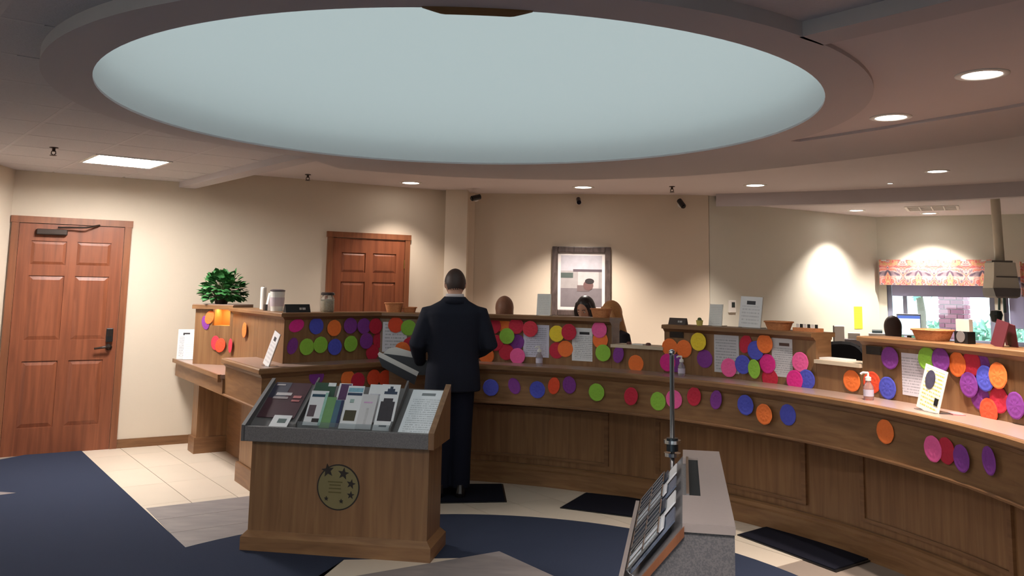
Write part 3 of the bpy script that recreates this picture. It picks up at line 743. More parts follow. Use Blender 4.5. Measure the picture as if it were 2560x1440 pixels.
U = [(741, 814, 'magenta', A_L, 1.05, .75), (790, 815, 'blue', A_L), (834, 820, 'orange', A_L), (874, 814, 'purple', A_L), (907, 815, 'purple', A_L), (935, 815, 'crimson', A_L),
     (731, 865, 'purple', A_L, .7), (766, 867, 'lime green', A_L), (800, 862, 'lime green', A_L), (835, 867, 'blue', A_L), (874, 859, 'lime green', A_L), (912, 852, 'purple', A_L), (948, 850, 'crimson', A_L),
     (930, 881, 'crimson', A_L), (990, 812, 'red orange', A_L), (1022, 819, 'lime green', A_L), (1027, 862, 'crimson', A_L), (1007, 874, 'orange', A_L),
     (1257, 810, 'orange', A_R), (1234, 815, 'crimson', A_R), (1241, 857, 'crimson', A_R), (1292, 815, 'crimson', A_R), (1269, 840, 'lime green', A_R), (1328, 822, 'red', A_R), (1292, 855, 'purple', A_R),
     (1217, 889, 'orange', A_R), (1267, 880, 'crimson', A_R), (1295, 890, 'pink', A_R), (1394, 834, 'yellow', A_R), (1425, 830, 'crimson', A_R), (1392, 876, 'crimson', A_R), (1414, 872, 'orange', A_R),
     (1502, 850, 'orange', A_R), (1500, 824, 'pink', A_R), (1510, 882, 'lime green', A_R), (1549, 886, 'purple', S_1, .7), (1590, 909, 'orange', S_1),
     (1711, 872, 'orange', B_), (1676, 868, 'orange', B_), (1692, 908, 'purple', B_), (1672, 906, 'magenta', B_), (1750, 854, 'yellow', B_), (1762, 897, 'purple', B_),
     (1865, 860, 'crimson', B_, .75), (1891, 876, 'blue', B_), (1915, 859, 'orange', B_), (1861, 911, 'blue', B_), (1890, 922, 'lime green', B_, .75), (1925, 945, 'crimson', B_), (1920, 909, 'magenta', B_),
     (1824, 919, 'pink', B_), (2004, 905, 'pink', B_), (2021, 949, 'blue', B_), (1992, 950, 'magenta', B_), (2180, 956, 'red orange', C_), (2131, 952, 'orange', S_2), (2222, 970, 'blue', C_),
     (2229, 895, 'purple', C_), (2324, 897, 'lime green', C_), (2360, 900, 'purple', C_), (2452, 912, 'purple', C_), (2431, 909, 'crimson', C_), (2397, 911, 'orange', C_), (2428, 962, 'purple', C_),
     (2471, 946, 'blue', C_), (2505, 939, 'orange', C_), (2451, 993, 'purple', C_), (2500, 1000, 'crimson', C_), (2476, 1028, 'red orange', C_), (2545, 1014, 'purple', C_)]
for d_ in U:
    px, py, col, sf = d_[:4]; disc(px, py, col, sf, .28, *(d_[4:] if len(d_) > 4 else ()))
for px, py, col, sx in ((616, 825, 'orange', 1.0), (582, 864, 'red', .9)): disc(px, py, col, SG, .28, sx)
for px, py, col, sf, sx in ((791, 940, 'purple', AP1, 1), (869, 947, 'orange', AP1, 1), (893, 952, 'crimson', AP1, 1), (932, 944, 'red orange', AP1, 1), (960, 945, 'red orange', AP1, 1),
     (1229, 968, 'blue', AP2, 1), (1286, 965, 'purple', AP2, .75), (1344, 974, 'blue', AP2, 1), (1386, 964, 'red orange', AP2, .75), (1425, 962, 'purple', AP2, .85), (1494, 980, 'lime green', AP2, 1),
     (1581, 990, 'crimson', AP3, .85), (1645, 1003, 'lime green', AP3, 1), (1686, 998, 'pink', AP3, 1), (1737, 991, 'crimson', AP3, .85), (1793, 999, 'purple', AP3, .7), (1868, 1012, 'blue', AP3, 1), (1916, 1035, 'orange', AP3, 1), (1970, 1037, 'blue', AP3, 1),
     (2215, 1079, 'orange', AP4, 1), (2370, 1127, 'crimson', AP4, 1), (2338, 1122, 'pink', AP4, 1), (2412, 1146, 'purple', AP4, .9), (2484, 1152, 'purple', AP4, .8)):
    disc(px, py, col, sf, .028, sx)
def ex_p(px, py): return on_plane(px, py, L0, en)
for px, py, col, sx in ((514, 807, 'purple', .6), (525, 793, 'orange', .7), (540, 857, 'red', .7), (553, 863, 'red orange', .8)):
    disc(px, py, col, 'short end screen by the wall', p=ex_p(px, py), n=-en, sx=sx)
# ------------------------------------------------------------------ notices taped to the screens
def notice(x0, x1, y0, y1, m_, lab, lift=.0012):
    u, p, n, _ = hit((x0+x1)/2, y1, .28); p2 = hit((x0+x1)/2, y0, .28)[1]; pa, pb = hit(x0, y1, .28)[1], hit(x1, y1, .28)[1]
    sheet('paper_notice', p+n*lift, n, (pb-pa).length, p2.z-p.z, m_, 0, lab, 'notice', 'white notices on the screens')
NP = [printed('notice_print_%d' % i, pc, (90, 90, 100), nl, hd, (.8, .88), .45) for i, (pc, nl, hd) in enumerate((((226, 222, 228), 9, None), ((206, 200, 216), 16, None), ((226, 222, 222), 18, (40, 36, 40)), ((196, 192, 196), 13, None), ((206, 202, 204), 18, (90, 60, 50)), ((222, 214, 222), 15, None)))]
notice(955, 1016, 805, 880, NP[0], 'white paper notice half covered by discs beside the man')
notice(1308, 1372, 812, 893, NP[1], 'lilac-tinted paper notice beside the yellow disc')
notice(1430, 1492, 820, 903, NP[2], 'white paper notice with dark heading under the wicker basket')
notice(1783, 1848, 838, 932, NP[3], 'grey densely printed notice above a pink disc')
notice(1931, 1994, 846, 943, NP[4], 'pale notice with brown heading between magenta and pink discs')
notice(2246, 2316, 884, 990, NP[5], 'white printed notice behind the leaning flyer')
# speak-through grilles
for px, py, lab in ((1692, 836, 'small dark grille on the middle screen'), (2186, 876, 'small dark grille on the screen by the pass-through')):
    u, p, n, _ = hit(px, py, .28); t = thing('vent_grille', p+n*.001, lab, 'grille', 'dark screen grilles', yaw_of(n))
    MB().box((0, -.002, 0), (.12, .004, .05)).build('plate', STEEL, t)
    sl = MB()
    for k in range(5): sl.box((0, -.006, -.018+k*.009), (.105, .004, .004))
    sl.build('slat', BLACK, t)
# ------------------------------------------------------------------ things on the caps
def basket(p, n, w, d, h, lab, fill=None):
    t = thing('wicker_basket', p, lab, 'basket', 'wicker baskets on the counter', yaw_of(n)); R = []
    for sc, z in ((.78, 0), (.9, h*.5), (1.0, h), (.93, h), (.84, h*.5), (.72, .006)):
        R.append([(w/2*sc*math.copysign(abs(math.cos(a))**.6, math.cos(a)), d/2*sc*math.copysign(abs(math.sin(a))**.6, math.sin(a)), z) for a in [2*PI*i/24 for i in range(24)]])
    MB().loft(R).build('bowl', BASKET, t)
    rp = [(w/2*1.01*math.copysign(abs(math.cos(a))**.6, math.cos(a)), d/2*1.01*math.copysign(abs(math.sin(a))**.6, math.sin(a)), h) for a in [2*PI*i/24 for i in range(25)]]
    MB().tube(rp, .006, 6).build('rim', BASKET, t)
    if fill:
        for k in range(5): MB().ell((random.uniform(-.25, .25)*w, random.uniform(-.2, .2)*d, h*.75), (.028, .022, .016), 8, 6).build('wrapped_sweet', fill, t, smooth=True)
    return t
p, n = cap_at(985, 775, .36); basket(p, n, 45*mpp(p), .12, 22*mpp(p), 'small wicker basket with white papers near the man on the long screen', PAPER)
p, n = cap_at(1024, 777, .36); basket(p, n, 34*mpp(p), .1, 12*mpp(p), 'low shallow wicker tray next to the man on the long screen')
p, n = cap_at(1503, 797, .36); basket(p, n, 50*mpp(p), .13, 21*mpp(p), 'wicker basket of sweets in front of the two women', mat('yellow_wrap', (240, 225, 110), .4))
p, n = cap_at(1947, 824, .34); basket(p, n, 66*mpp(p), .14, 20*mpp(p), 'oblong wicker basket on the middle screen')
p, n = cap_at(2332, 858, .36); basket(p, n, 96*mpp(p), .16, 26*mpp(p), 'large wicker basket on the screen near the window')
p, n = cap_at(2020, 826, .36)
t = thing('card_tray', p, 'long low card tray with dark cards on the middle screen', 'tray', None, yaw_of(n)); w_ = 70*mpp(p)
MB().box((0, 0, .012), (w_, .08, .024)).build('tray_body', BASKET, t); 
for k in range(6): MB().box((-w_*.4+k*w_*.16, -.01, .034), (w_*.12, .003, .03)).build('card', (BLACK if k % 2 else PAPER), t)
# signs standing on the caps
SIGN = printed('sign_print', (244, 240, 234), (190, 184, 180), 12, None, ink_amt=.35)
SIGN2 = printed('sign_print_headed', (244, 240, 240), (160, 152, 158), 9, (60, 56, 60), (.74, .86), .4)
def standing_sign(x0, x1, y0, y1, o, m_, lab, cat='sign', z=None, tilt=.14, foot=True, name='counter_sign', roll=0.0):
    u, p, n, _ = hit((x0+x1)/2, y1, o); p = Vector((p.x, p.y, hux(x0) if z is None else z)); k = mpp(p)
    t = thing(name, p, lab, cat, 'standing signs on the counter', yaw_of(n)); w, h = (x1-x0)*k, (y1-y0)*k
    sheet_mb(w, h, .003).build('sign_face', m_, t, org=(0, 0, .004), rot=(-tilt, roll, 0))
    MB().box((0, .002, h/2), (w*1.02, .002, h*1.01)).build('acrylic_back', ACRYL, t, org=(0, .004, .004), rot=(-tilt, roll, 0))
    if foot: MB().box((0, .035, .003), (w, .09, .004)).build('foot', ACRYL, t)
    return t
standing_sign(1340, 1376, 737, 790, .36, SIGN, 'blank-looking cream sign beside the picture frame')
standing_sign(1769, 1806, 757, 810, .40, SIGN, 'pale sheet sign on the middle screen in front of the thermostat')
standing_sign(1842, 1904, 735, 812, .38, SIGN2, 'white framed sign with dark heading on the middle screen', roll=.03)
def nameplate(x0, x1, y0, y1, o, m1, lab, wedge=True):
    u, p, n, _ = hit((x0+x1)/2, y1, o); p = Vector((p.x, p.y, hux(x0))); k = mpp(p); w, h = (x1-x0)*k, (y1-y0)*k
    t = thing('name_plate', p, lab, 'name plate', None, yaw_of(n))
    MB().loft([[(x, -.02, 0), (x, .03, 0), (x, .012, h), (x, .002, h)] for x in (-w/2, w/2)]).build('block', m1, t)
    tx = MB()
    for a, b in ((.05, .14), (.17, .3)): tx.box((w*(a+b)/2, -.0115-.0045+.004, h*.45), (w*(b-a), .004, h*.28), Matrix.Rotation(-.28, 3, 'X'))
    tx.build('lettering', mat('plate_letters', (190, 182, 176), .5), t)
nameplate(709, 778, 754, 774, .38, BLACK, 'black name plate beside the jar with the dark lid')
nameplate(1671, 1718, 791, 807, .38, mat('brown_plate', (70, 50, 40), .4), 'brown name plate on the middle screen')
# cups, jars, dispenser on the left cap
p, n = cap_at(657, 771, .40); k = mpp(p); t = thing('candle', p, 'tall slim white pillar candle on the long screen', 'candle')
MB().lathe([(.006, 0), (.026, 0), (.026, 53*k), (.022, 55*k), (.004, 54*k)], 18).build('wax', WHITE, t, smooth=False); MB().tube([(0, 0, 53*k), (0, .002, 58*k)], .0015, 6).build('wick', BLACK, t)
p, n = cap_at(692, 776, .36); k = mpp(p); t = thing('drink_tumbler', p, 'white tumbler with dark lid and printed band beside the candle', 'tumbler')
MB().lathe([(.002, 0), (15*k, 0), (18*k, 48*k), (17*k, 49*k), (.002, 49*k)], 22).build('cup', WHITE, t, smooth=False); MB().lathe([(.002, 49*k), (18.5*k, 49*k), (18.5*k, 52*k), (12*k, 54*k), (.002, 54*k)], 22).build('lid', mat('grey_lid', (90, 80, 84), .4), t)
MB().lathe([(16.0*k, 12*k), (16.6*k, 12*k), (17.9*k, 34*k), (17.2*k, 34*k)], 22, caps=False).build('band', mat('band_pink', (206, 190, 196), .5), t)
p, n = cap_at(673, 772, .33); k = mpp(p); t = thing('tape_dispenser', p, 'small white and black dispenser leaning against the tumbler', 'dispenser', None, yaw_of(n))
MB().loft([[(x, -.03, 0), (x, .03, 0), (x, .02, 40*k), (x, -.005, 44*k)] for x in (-7*k, 7*k)]).build('body', WHITE, t); MB().box((0, -.032, 8*k), (15*k, .02, 15*k)).build('holder', BLACK, t)
p, n = cap_at(818, 776, .38); k = mpp(p); t = thing('glass_jar', p, 'glass jar of pale sweets with a dark lid', 'jar')
MB().lathe([(.002, 0), (15*k, 0), (17*k, 5*k), (17*k, 34*k), (13*k, 40*k), (13*k, 42*k), (.002, 42*k)], 24).build('glass', ACRYL, t, smooth=True)
MB().lathe([(.002, 1*k), (13.5*k, 1*k), (15.5*k, 6*k), (15.5*k, 28*k), (.002, 31*k)], 20).build('sweets', mat('sweets', (206, 184, 150), .7, noise=.4, nscale=90), t)
MB().lathe([(.002, 42*k), (17*k, 42*k), (17*k, 47*k), (14*k, 49*k), (.002, 49*k)], 24).build('lid', mat('dark_lid', (52, 40, 38), .4), t)
p, n = cap_at(1749, 812, .36); k = mpp(p); t = thing('yellow_cup', p, 'small yellow cup with a green top on the middle screen', 'cup')
MB().lathe([(.002, 0), (7*k, 0), (9*k, 13*k), (.002, 13*k)], 16).build('cup_body', mat('cup_yellow', (226, 206, 110), .5), t); MB().lathe([(.002, 13*k), (6*k, 13*k), (4*k, 19*k), (.002, 20*k)], 16).build('top', mat('cup_green', (100, 110, 70), .6), t)
# brochure holder and maroon folder on the right-hand screen
u, p, n, _ = hit(2413, 866, .34); p = Vector((p.x, p.y, HU)); k = mpp(p)
t = thing('brochure_holder', p, 'black and cream brochure holder near the window', 'holder', None, yaw_of(n))
MB().box((0, 0, 15*k), (44*k, .05, 30*k)).build('pocket', BLACK, t)
MB().prism([(-22*k, -.012), (22*k, -.012), (22*k, .012), (-22*k, .012)], 30*k, 60*k).build('brochure', mat('cream_brochure', (214, 200, 186), .6), t, rot=(0, 0, 0))
MB().lathe([(.002, 0), (14*k, 0), (14*k, .003), (.002, .003)], 20, (0, -.0255, 17*k), Matrix.Rotation(PI/2, 3, 'X')).build('emblem', mat('grey_emblem', (120, 112, 110), .5), t)
u, p, n, _ = hit(2492, 874, .34); p = Vector((p.x, p.y, HU)); k = mpp(p)
t = thing('menu_folder', p, 'maroon folder standing open on the screen by the window', 'folder', None, yaw_of(n)-.15)
MAR = mat('maroon_leather', (84, 26, 34), .55, noise=.1, nscale=60)
MB().box((0, 0, 33*k), (52*k, .006, 66*k)).build('front_cover', MAR, t, rot=(-.22, .16, 0)); MB().box((0, 0, 30*k), (52*k, .006, 60*k)).build('back_cover', MAR, t, org=(.01, .075, 0), rot=(.2, .16, 0))
# ------------------------------------------------------------------ things on the writing ledge
def ledge_at(px, py, o, z=HN):
    u, p, n, _ = hit(px, py, o); return Vector((p.x, p.y, z)), n
def sanitizer(px, py, o, k_, lab, mtl):
    p, n = ledge_at(px, py, o); k = mpp(p)*k_
    t = thing('pump_bottle', p, lab, 'bottle', 'clear pump bottles on the ledge', yaw_of(n))
    MB().lathe([(.002, 0), (8.5*k, 0), (9*k, 2*k), (9*k, 24*k), (4.5*k, 32*k), (4.5*k, 35*k), (.002, 35*k)], 20).build('bottle', mtl, t, smooth=True)
    MB().lathe([(.002, 35*k), (5.5*k, 35*k), (5.5*k, 41*k), (2*k, 43*k), (2*k, 50*k), (.002, 50*k)], 14).build('pump', WHITE, t)
    MB().tube([(0, 0, 49*k), (-6*k, -6*k, 49*k), (-9*k, -9*k, 46*k)], 2.2*k, 8).build('spout', WHITE, t)
    MB().lathe([(9.1*k, 7*k), (9.3*k, 7*k), (9.3*k, 19*k), (9.1*k, 19*k)], 20, caps=False).build('label_band', mat('label_lilac', (200, 190, 206), .5), t)
GEL = mat('clear_gel', (226, 222, 232), .15, trans=.75, noise=0); GELP = mat('pink_gel', (240, 190, 180), .15, trans=.7, noise=0)
sanitizer(1348, 914, .14, .95, 'clear pump bottle on the ledge in front of the lilac notice', GEL)
sanitizer(1704, 941, .14, .98, 'clear pump bottle on the ledge behind the chrome pole', GEL)
sanitizer(2172, 1003, .14, 1.35, 'pinkish pump bottle on the ledge between two orange discs', GELP)
FLY = printed('flyer_print', (238, 232, 214), (200, 180, 60), 12, None, ink_amt=.85)
p, n = ledge_at(2318, 1036, .11); k = mpp(p)
t = thing('flyer_stand', p, 'cream flyer with yellow text and dark photo leaning on the ledge', 'flyer', 'standing signs on the counter', yaw_of(n)-.12)
w_, h_ = 88*k, 112*k
sheet_mb(w_, h_, .003).build('flyer', FLY, t, rot=(-.18, .16, 0))
MB().lathe([(.002, 0), (.05, 0), (.05, .002), (.002, .002)], 22, (-w_*.15, -.0022, h_*.70), Matrix.Rotation(PI/2, 3, 'X') @ Matrix.Scale(.8, 3, (1, 0, 0))).build('photo', mat('flyer_photo', (70, 64, 84), .6, noise=.5, nscale=40), t, rot=(-.18, .16, 0))
MB().box((w_*.3, -.003, h_*.28), (w_*.16, .002, h_*.16)).build('print_block', BLACK, t, rot=(-.18, .16, 0)); MB().box((0, .03, .003), (w_, .09, .004)).build('foot', ACRYL, t)
u, p, n, _ = hit(662, 908, .10); p = Vector((p.x, p.y, HN))
standing_sign(642, 686, 822, 908, .10, SIGN2, 'narrow white sign with dark print on the corner of the ledge', z=HN, tilt=.25, roll=.2)
# two leaflets in a stand on the low desk
for px, w0, hgt, dy, m_, lab in ((462, 40, 74, .0, NP[2], 'white printed leaflet on the low desk by the wall'), (480, 34, 62, -.05, SIGN, 'smaller white leaflet in front of another on the low desk')):
    b = on_z(px, 898, HD); k = mpp(b); standing = thing('desk_leaflet', b+Vector((0, dy, 0)), lab, 'leaflet', None, yaw_of(Vector((.25, -1, 0)).normalized()))
    sheet_mb(w0*k, hgt*k).build('leaflet', m_, standing, rot=(-.12, 0, 0)); MB().box((0, .03, .002), (w0*k, .07, .003)).build('stand', ACRYL, standing); MB().box((w0*k*.5+.004, .012, .05), (.006, .05, .10)).build('side', BLACK, standing)
# receipts on the pass-through
p, n = ledge_at(1598, 862, .36, ZP); t = thing('paper_slips', p, 'white paper slips and dark stamps on the first pass-through', 'papers', None, yaw_of(n))
MB().box((0, 0, .004), (.09, .06, .008)).build('slip_stack', PAPER, t); 
for x in (-.09, .08): MB().lathe([(.002, 0), (.02, 0), (.02, .014), (.01, .02), (.002, .02)], 12, (x, 0, 0)).build('stamp', mat('stamp', (110, 70, 64), .5), t)
p, n = ledge_at(2092, 905, .36, ZP2); tag(MB().box((0, 0, .006), (.22, .10, .012)).build('document_pile', PAPER, org=p, rz=yaw_of(n)), 'flat pile of white documents on the pass-through by the chair', 'papers')
p, n = ledge_at(2390, 1030, .2); tag(MB().box((0, 0, .002), (.12, .06, .004)).build('pink_slip', mat('pink_paper', (196, 130, 130), .7), org=p, rz=yaw_of(n)-.4), 'small pinkish slip lying on the ledge behind the flyer', 'papers')
# ------------------------------------------------------------------ potted plant
pb = at_y(553, 757, sA.y+.26); pb = Vector((pb.x, pb.y, ZE)); k = mpp(pb)
plant = thing('potted_plant', pb, 'bushy green potted plant on the end screen', 'plant')
MB().lathe([(.002, 0), (.055, 0), (.075, .07), (.08, .07), (.08, .085), (.066, .085), (.066, .075), (.002, .075)], 20).build('pot', mat('dark_pot', (58, 40, 34), .5), plant)
lf = MB(); st = MB(); rnd = random.Random(3)
for i in range(420):
    a = rnd.uniform(0, 2*PI); el = rnd.uniform(-.75, 1.45); R_ = .185*rnd.uniform(.6, 1.0)*(1+.12*math.sin(3*a+1))
    c = Vector((R_*math.cos(el)*math.cos(a)*1.05, R_*math.cos(el)*math.sin(a), max(.06, .13+R_*math.sin(el)*.85)))
    if i % 5 == 0: st.tube([(0, 0, .07), c*.6+Vector((0, 0, .05)), c], .002, 4)
    d = (c-Vector((0, 0, .08))).normalized(); d = (d+Vector((rnd.uniform(-.5, .5), rnd.uniform(-.5, .5), rnd.uniform(-.7, .3)))).normalized()
    s_ = d.cross(Vector((rnd.uniform(-.4, .4), rnd.uniform(-.4, .4), 1))).normalized(); u_ = s_.cross(d); L_ = rnd.uniform(.05, .085); w_ = L_*.46
    lf.add([c, c+d*L_*.35+s_*w_+u_*.004, c+d*L_*.75+s_*w_*.6, c+d*L_-u_*.006, c+d*L_*.75-s_*w_*.6, c+d*L_*.35-s_*w_+u_*.004, c+d*L_*.5+u_*.009], [(0, 1, 6), (1, 2, 6), (2, 3, 6), (3, 4, 6), (4, 5, 6), (5, 0, 6)])
lo = lf.build('foliage', mat('leaf_green', (52, 108, 54), .45, noise=.5, nscale=25), plant); lo['kind'] = 'stuff'
st.build('stem', mat('stem_green', (70, 100, 50), .6), plant)
# ------------------------------------------------------------------ brochure stand
F0, F1 = g(598, 1378), g(1075, 1412); sd = (F1-F0).normalized(); SW = (F1-F0).length; SY = math.atan2(sd.y, sd.x); sn = Vector((-sd.y, sd.x, 0))
stand = thing('brochure_stand', F0, 'oak brochure stand with grey sloping top and round star emblem', 'stand', None, SY)
DEP = .36
def sbox(name, m_, x0, x1, y0, y1, z0, z1, bevel=0, par=None): return MB().box(((x0+x1)/2, (y0+y1)/2, (z0+z1)/2), (x1-x0, y1-y0, z1-z0)).build(name, m_, par or stand, bevel=bevel)
pl_ = MB().loft([[(-.0, 0, .008), (SW, 0, .008), (SW, DEP+.02, .008), (0, DEP+.02, .008)], [(0, 0, .085), (SW, 0, .085), (SW, DEP+.02, .085), (0, DEP+.02, .085)], [(.03, .03, .118), (SW-.03, .03, .118), (SW-.03, DEP-.01, .118), (.03, DEP-.01, .118)]])
pl_.build('plinth', OAK_H, stand)
sbox('body', OAK, .032, SW-.032, .032, DEP-.012, .118, .655)
ZF, ZB_ = .735, .955
sbox('front_fascia', GREYLAM, .0, SW-.02, -.035, -.005, .65, .74, .004)
GREYD = mat('grey_laminate_board', (96, 92, 92), .5)
MB().loft([[(x, -.005, .69), (x, DEP, .93), (x, DEP, .95), (x, -.005, .71)] for x in (0.0, SW-.02)]).build('sloping_board', GREYD, stand)
MB().loft([[(x, -.005, .655), (x, -.005, .69), (x, DEP, .93), (x, DEP, .655)] for x in (.005, SW-.03)]).build('wedge', OAKD, stand)
for nm, xa, xb, m_ in (('cheek', SW-.022, SW+.012, OAK), ('cheek', -.012, .012, GREYD)):
    MB().loft([[(x, -.035, .65), (x, -.035, .745), (x, DEP+.01, .985), (x, DEP+.01, .65)] for x in (xa, xb)]).build(nm, m_, stand)
sl_o = Vector((0, -.005, .71)); sl_d = Vector((0, DEP+.005, .24)).normalized(); sl_n = Vector((0, -sl_d.z, sl_d.y)); SLT = math.atan2(sl_d.y, sl_d.z)
SM = Matrix.Rotation(SY, 3, 'Z'); wP = F0+SM @ sl_o; wN = SM @ sl_n
def to_stand(px, py, lift=0.0):
    p = on_plane(px, py, wP+wN*lift, wN); return SM.inverted() @ (p-F0)
for px in (744, 984):
    q = to_stand(px, 1065); 
    MB().loft([[(x, -.005, .71), (x, DEP, .95), (x, DEP, 1.0), (x, -.005, .76)] for x in (q.x-.006, q.x+.006)]).build('divider', GREYD, stand)
for i_ in range(2): pass
MB().loft([[(x, .0, .713), (x, .012, .725), (x, .0, .775), (x, -.004, .775)] for x in (to_stand(750, 1065).x, to_stand(980, 1080).x)]).build('clear_lip', ACRYL, stand)
# emblem
ec = on_plane(846, 1218, F0+sn*.032, -sn); el_ = SM.inverted() @ (ec-F0); er = 55*mpp(ec)
RX = Matrix.Rotation(PI/2, 3, 'X')
em = MB().lathe([(.002, 0), (er, 0), (er, .003), (.002, .003)], 48, (el_.x, .032, el_.z), RX).build('emblem', mat('olive_brass', (140, 126, 88), .35, .4), stand); em['label'] = 'round olive emblem with dark stars'
MB().lathe([(er*.955, .0), (er*1.01, 0), (er*1.01, .0045), (er*.955, .0045)], 48, (el_.x, .032, el_.z), RX, caps=False).build('ring', mat('emblem_dark', (34, 22, 16), .5), em, org=(0, 0, 0))
def star(cx, cz, r, rot):
    pts = [(cx+(r if i % 2 == 0 else r*.42)*math.sin(rot+PI*i/5), cz+(r if i % 2 == 0 else r*.42)*math.cos(rot+PI*i/5)) for i in range(10)]
    MB().loft([[(x, y, z) for x, z in pts] for y in (.0285, .025)]).build('star', mat('emblem_dark', (0, 0, 0)), em)
for px, py, r in ((820, 1176, 17), (859, 1184, 15), (878, 1210, 12), (877, 1238, 10), (853, 1253, 6), (816, 1246, 6)):
    q = SM.inverted() @ (on_plane(px, py, F0+sn*.03, -sn)-F0); star(q.x, q.z, r*mpp(ec), random.uniform(-.2, .2))
for dz, w0 in ((.03, .09), (.012, .07), (-.008, .075), (-.03, .08)):
    MB().box((el_.x-.02, .0275, el_.z+dz), (w0, .001, .007)).build('lettering', mat('emblem_faded', (96, 84, 40), .5), em)
# brochures in the stand
def brochure(x0, x1, y0, y1, m_, lab, lift, parts=(), cat='brochure', up=True):
    a, b = to_stand((x0+x1)/2, y1, lift), to_stand((x0+x1)/2, y0, lift); l, r_ = to_stand(x0, y1, lift), to_stand(x1, y1, lift)
    w, h = (r_-l).length, (b-a).length; wp = F0+SM @ a; tl = SLT
    if up and 745 < x0 < 985:
        if lift < .01: a = a+sl_d*.05
        wp = F0+SM @ a; ya = (y1-y0)-(0 if lift > .01 else 14); tl = .62; h = ya*mpp(wp)/(math.cos(tl)+.17*math.sin(tl))
    o = thing('brochure', wp, lab, cat, 'brochures in the oak stand', SY); rt = (-tl, 0, 0)
    sheet_mb(w, h, .003).build('page', m_, o, rot=rt)
    for i, (u0, u1, v0, v1, c) in enumerate(parts):
        MB().box(((u0+u1-1)/2*w, -.0022-.0003*i, (v0+v1)/2*h), ((u1-u0)*w, .0008, (v1-v0)*h)).build('print_block', mat('ink_%d_%d_%d' % c, c, .5, noise=.25, nscale=50), o, rot=rt)
    return o
PW = mat('glossy_white', (226, 224, 226), .35, noise=.03)
brochure(640, 736, 962, 1044, mat('maroon_cover', (70, 40, 50), .35, noise=.5, nscale=9), 'dark maroon magazine with white title lines', .006, ((0, .45, .55, 1, (44, 42, 62)), (.18, .6, .62, .70, (190, 180, 182)), (.14, .55, .52, .58, (150, 136, 138)), (.68, .9, .55, .62, (190, 110, 110)), (.68, .9, .45, .5, (170, 90, 90)), (.06, .3, .9, .94, (170, 160, 160))))
brochure(670, 716, 1040, 1068, PW, 'small white card with dark print at the foot of the magazine', .018, ((.34, .8, .35, .7, (70, 90, 86)),), 'card')
brochure(757, 812, 955, 1062, mat('dark_green_cover', (52, 80, 62), .4), 'dark green brochure with white tab behind the white one', .006, ((.62, .98, .9, 1.0, (230, 230, 230)),))
brochure(755, 800, 976, 1064, PW, 'white brochure with teal title and dark photos', .018, ((.1, .85, .82, .9, (40, 70, 90)), (.1, .5, .25, .58, (90, 74, 80)), (.45, .85, .08, .2, (50, 40, 40)), (.85, 1, .0, .95, (150, 190, 176))))
brochure(796, 822, 992, 1070, mat('green_cover', (110, 150, 96), .4, noise=.15, nscale=20), 'plain leaf-green brochure between white and blue ones', .014)
brochure(818, 852, 957, 1066, PW, 'purple-topped brochure with white edges', .007, ((.15, .95, .55, .98, (88, 52, 92)),))
brochure(820, 844, 1000, 1068, mat('teal_cover', (74, 104, 122), .4, noise=.2, nscale=20), 'teal blue brochure beside the leaf-green one', .016, ((.7, 1, 0, 1, (40, 46, 84)),))
brochure(845, 887, 963, 1072, PW, 'white brochure with blue band and plant photo', .018, ((.05, .95, .85, .95, (130, 172, 190)), (.05, .95, .77, .83, (40, 56, 84)), (.15, .85, .18, .42, (70, 62, 40)), (.3, .55, .6, .68, (150, 170, 165))))
brochure(898, 942, 960, 1070, PW, 'tall plain white brochure behind a shorter white one', .007, ((.1, .9, .7, .74, (190, 186, 200)),))
brochure(886, 926, 985, 1073, mat('pale_grey_cover', (206, 202, 204), .4), 'short pale grey brochure with faint pink line', .018, ((.2, .75, .74, .78, (206, 160, 200)), (.45, .6, .1, .6, (190, 186, 188))))
brochure(930, 978, 959, 1077, PW, 'white brochure with two dark house shapes', .018, ((.12, .88, .2, .62, (54, 46, 52)), (.25, .75, .62, .69, (54, 46, 52)), (.2, .9, .78, .84, (46, 56, 78)), (.35, .75, .84, .9, (46, 56, 78)), (.47, .63, .9, .95, (46, 56, 78)), (.3, .7, .07, .11, (80, 90, 100))))
brochure(990, 1082, 978, 1092, printed('form_print', (224, 226, 230), (150, 154, 160), 22, (120, 124, 128), (.87, .93), .6), 'large white printed form in the clear holder at the stand end', .012, (), 'form')
# ------------------------------------------------------------------ grey kiosk seen end on
KT = 1.05
ka, kb = on_z(1706, 1308, KT), on_z(1837, 1317, KT); kc = on_z(1707, 1124, KT)
kd = (kc-ka); kd.z = 0; KL = kd.length; kd.normalize(); kx = Vector((kd.y, -kd.x, 0)); KW = (kb-ka).dot(kx); KY = math.atan2(kd.y, kd.x)-PI/2
KO = Vector((ka.x, ka.y, .0095))
kiosk = thing('grey_kiosk', KO, 'grey speckled laminate kiosk with sloping side and slotted top', 'kiosk', None, KY)
def kext(name, m_, prof, y0, y1, par=kiosk): return MB().loft([[(x, y, z-.0095) for x, z in prof] for y in (y0, y1)]).build(name, m_, par)
kext('body', GRANITE, [(KW, .0095), (KW, KT-.02), (0, KT-.02), (-.15, .845), (-.15, .80), (-.02, .78), (-.02, .0095)], .006, KL-.006)
kext('top', GRANTOP, [(KW+.002, KT-.02), (KW+.002, KT), (.0, KT), (.0, KT-.02)], 0, .30*KL); kext('top', GRANTOP, [(KW+.002, KT-.02), (KW+.002, KT), (.0, KT), (.0, KT-.02)], .85*KL, KL)
kext('top', GRANTOP, [(KW+.002, KT-.02), (KW+.002, KT), (.048, KT), (.048, KT-.02)], .30*KL, .85*KL)
kext('slot', DARK, [(.048, KT-.018), (.048, KT-.006), (.018, KT-.006), (.018, KT-.018)], .302*KL, .848*KL)  # near-black strip, paints the shade inside the slot
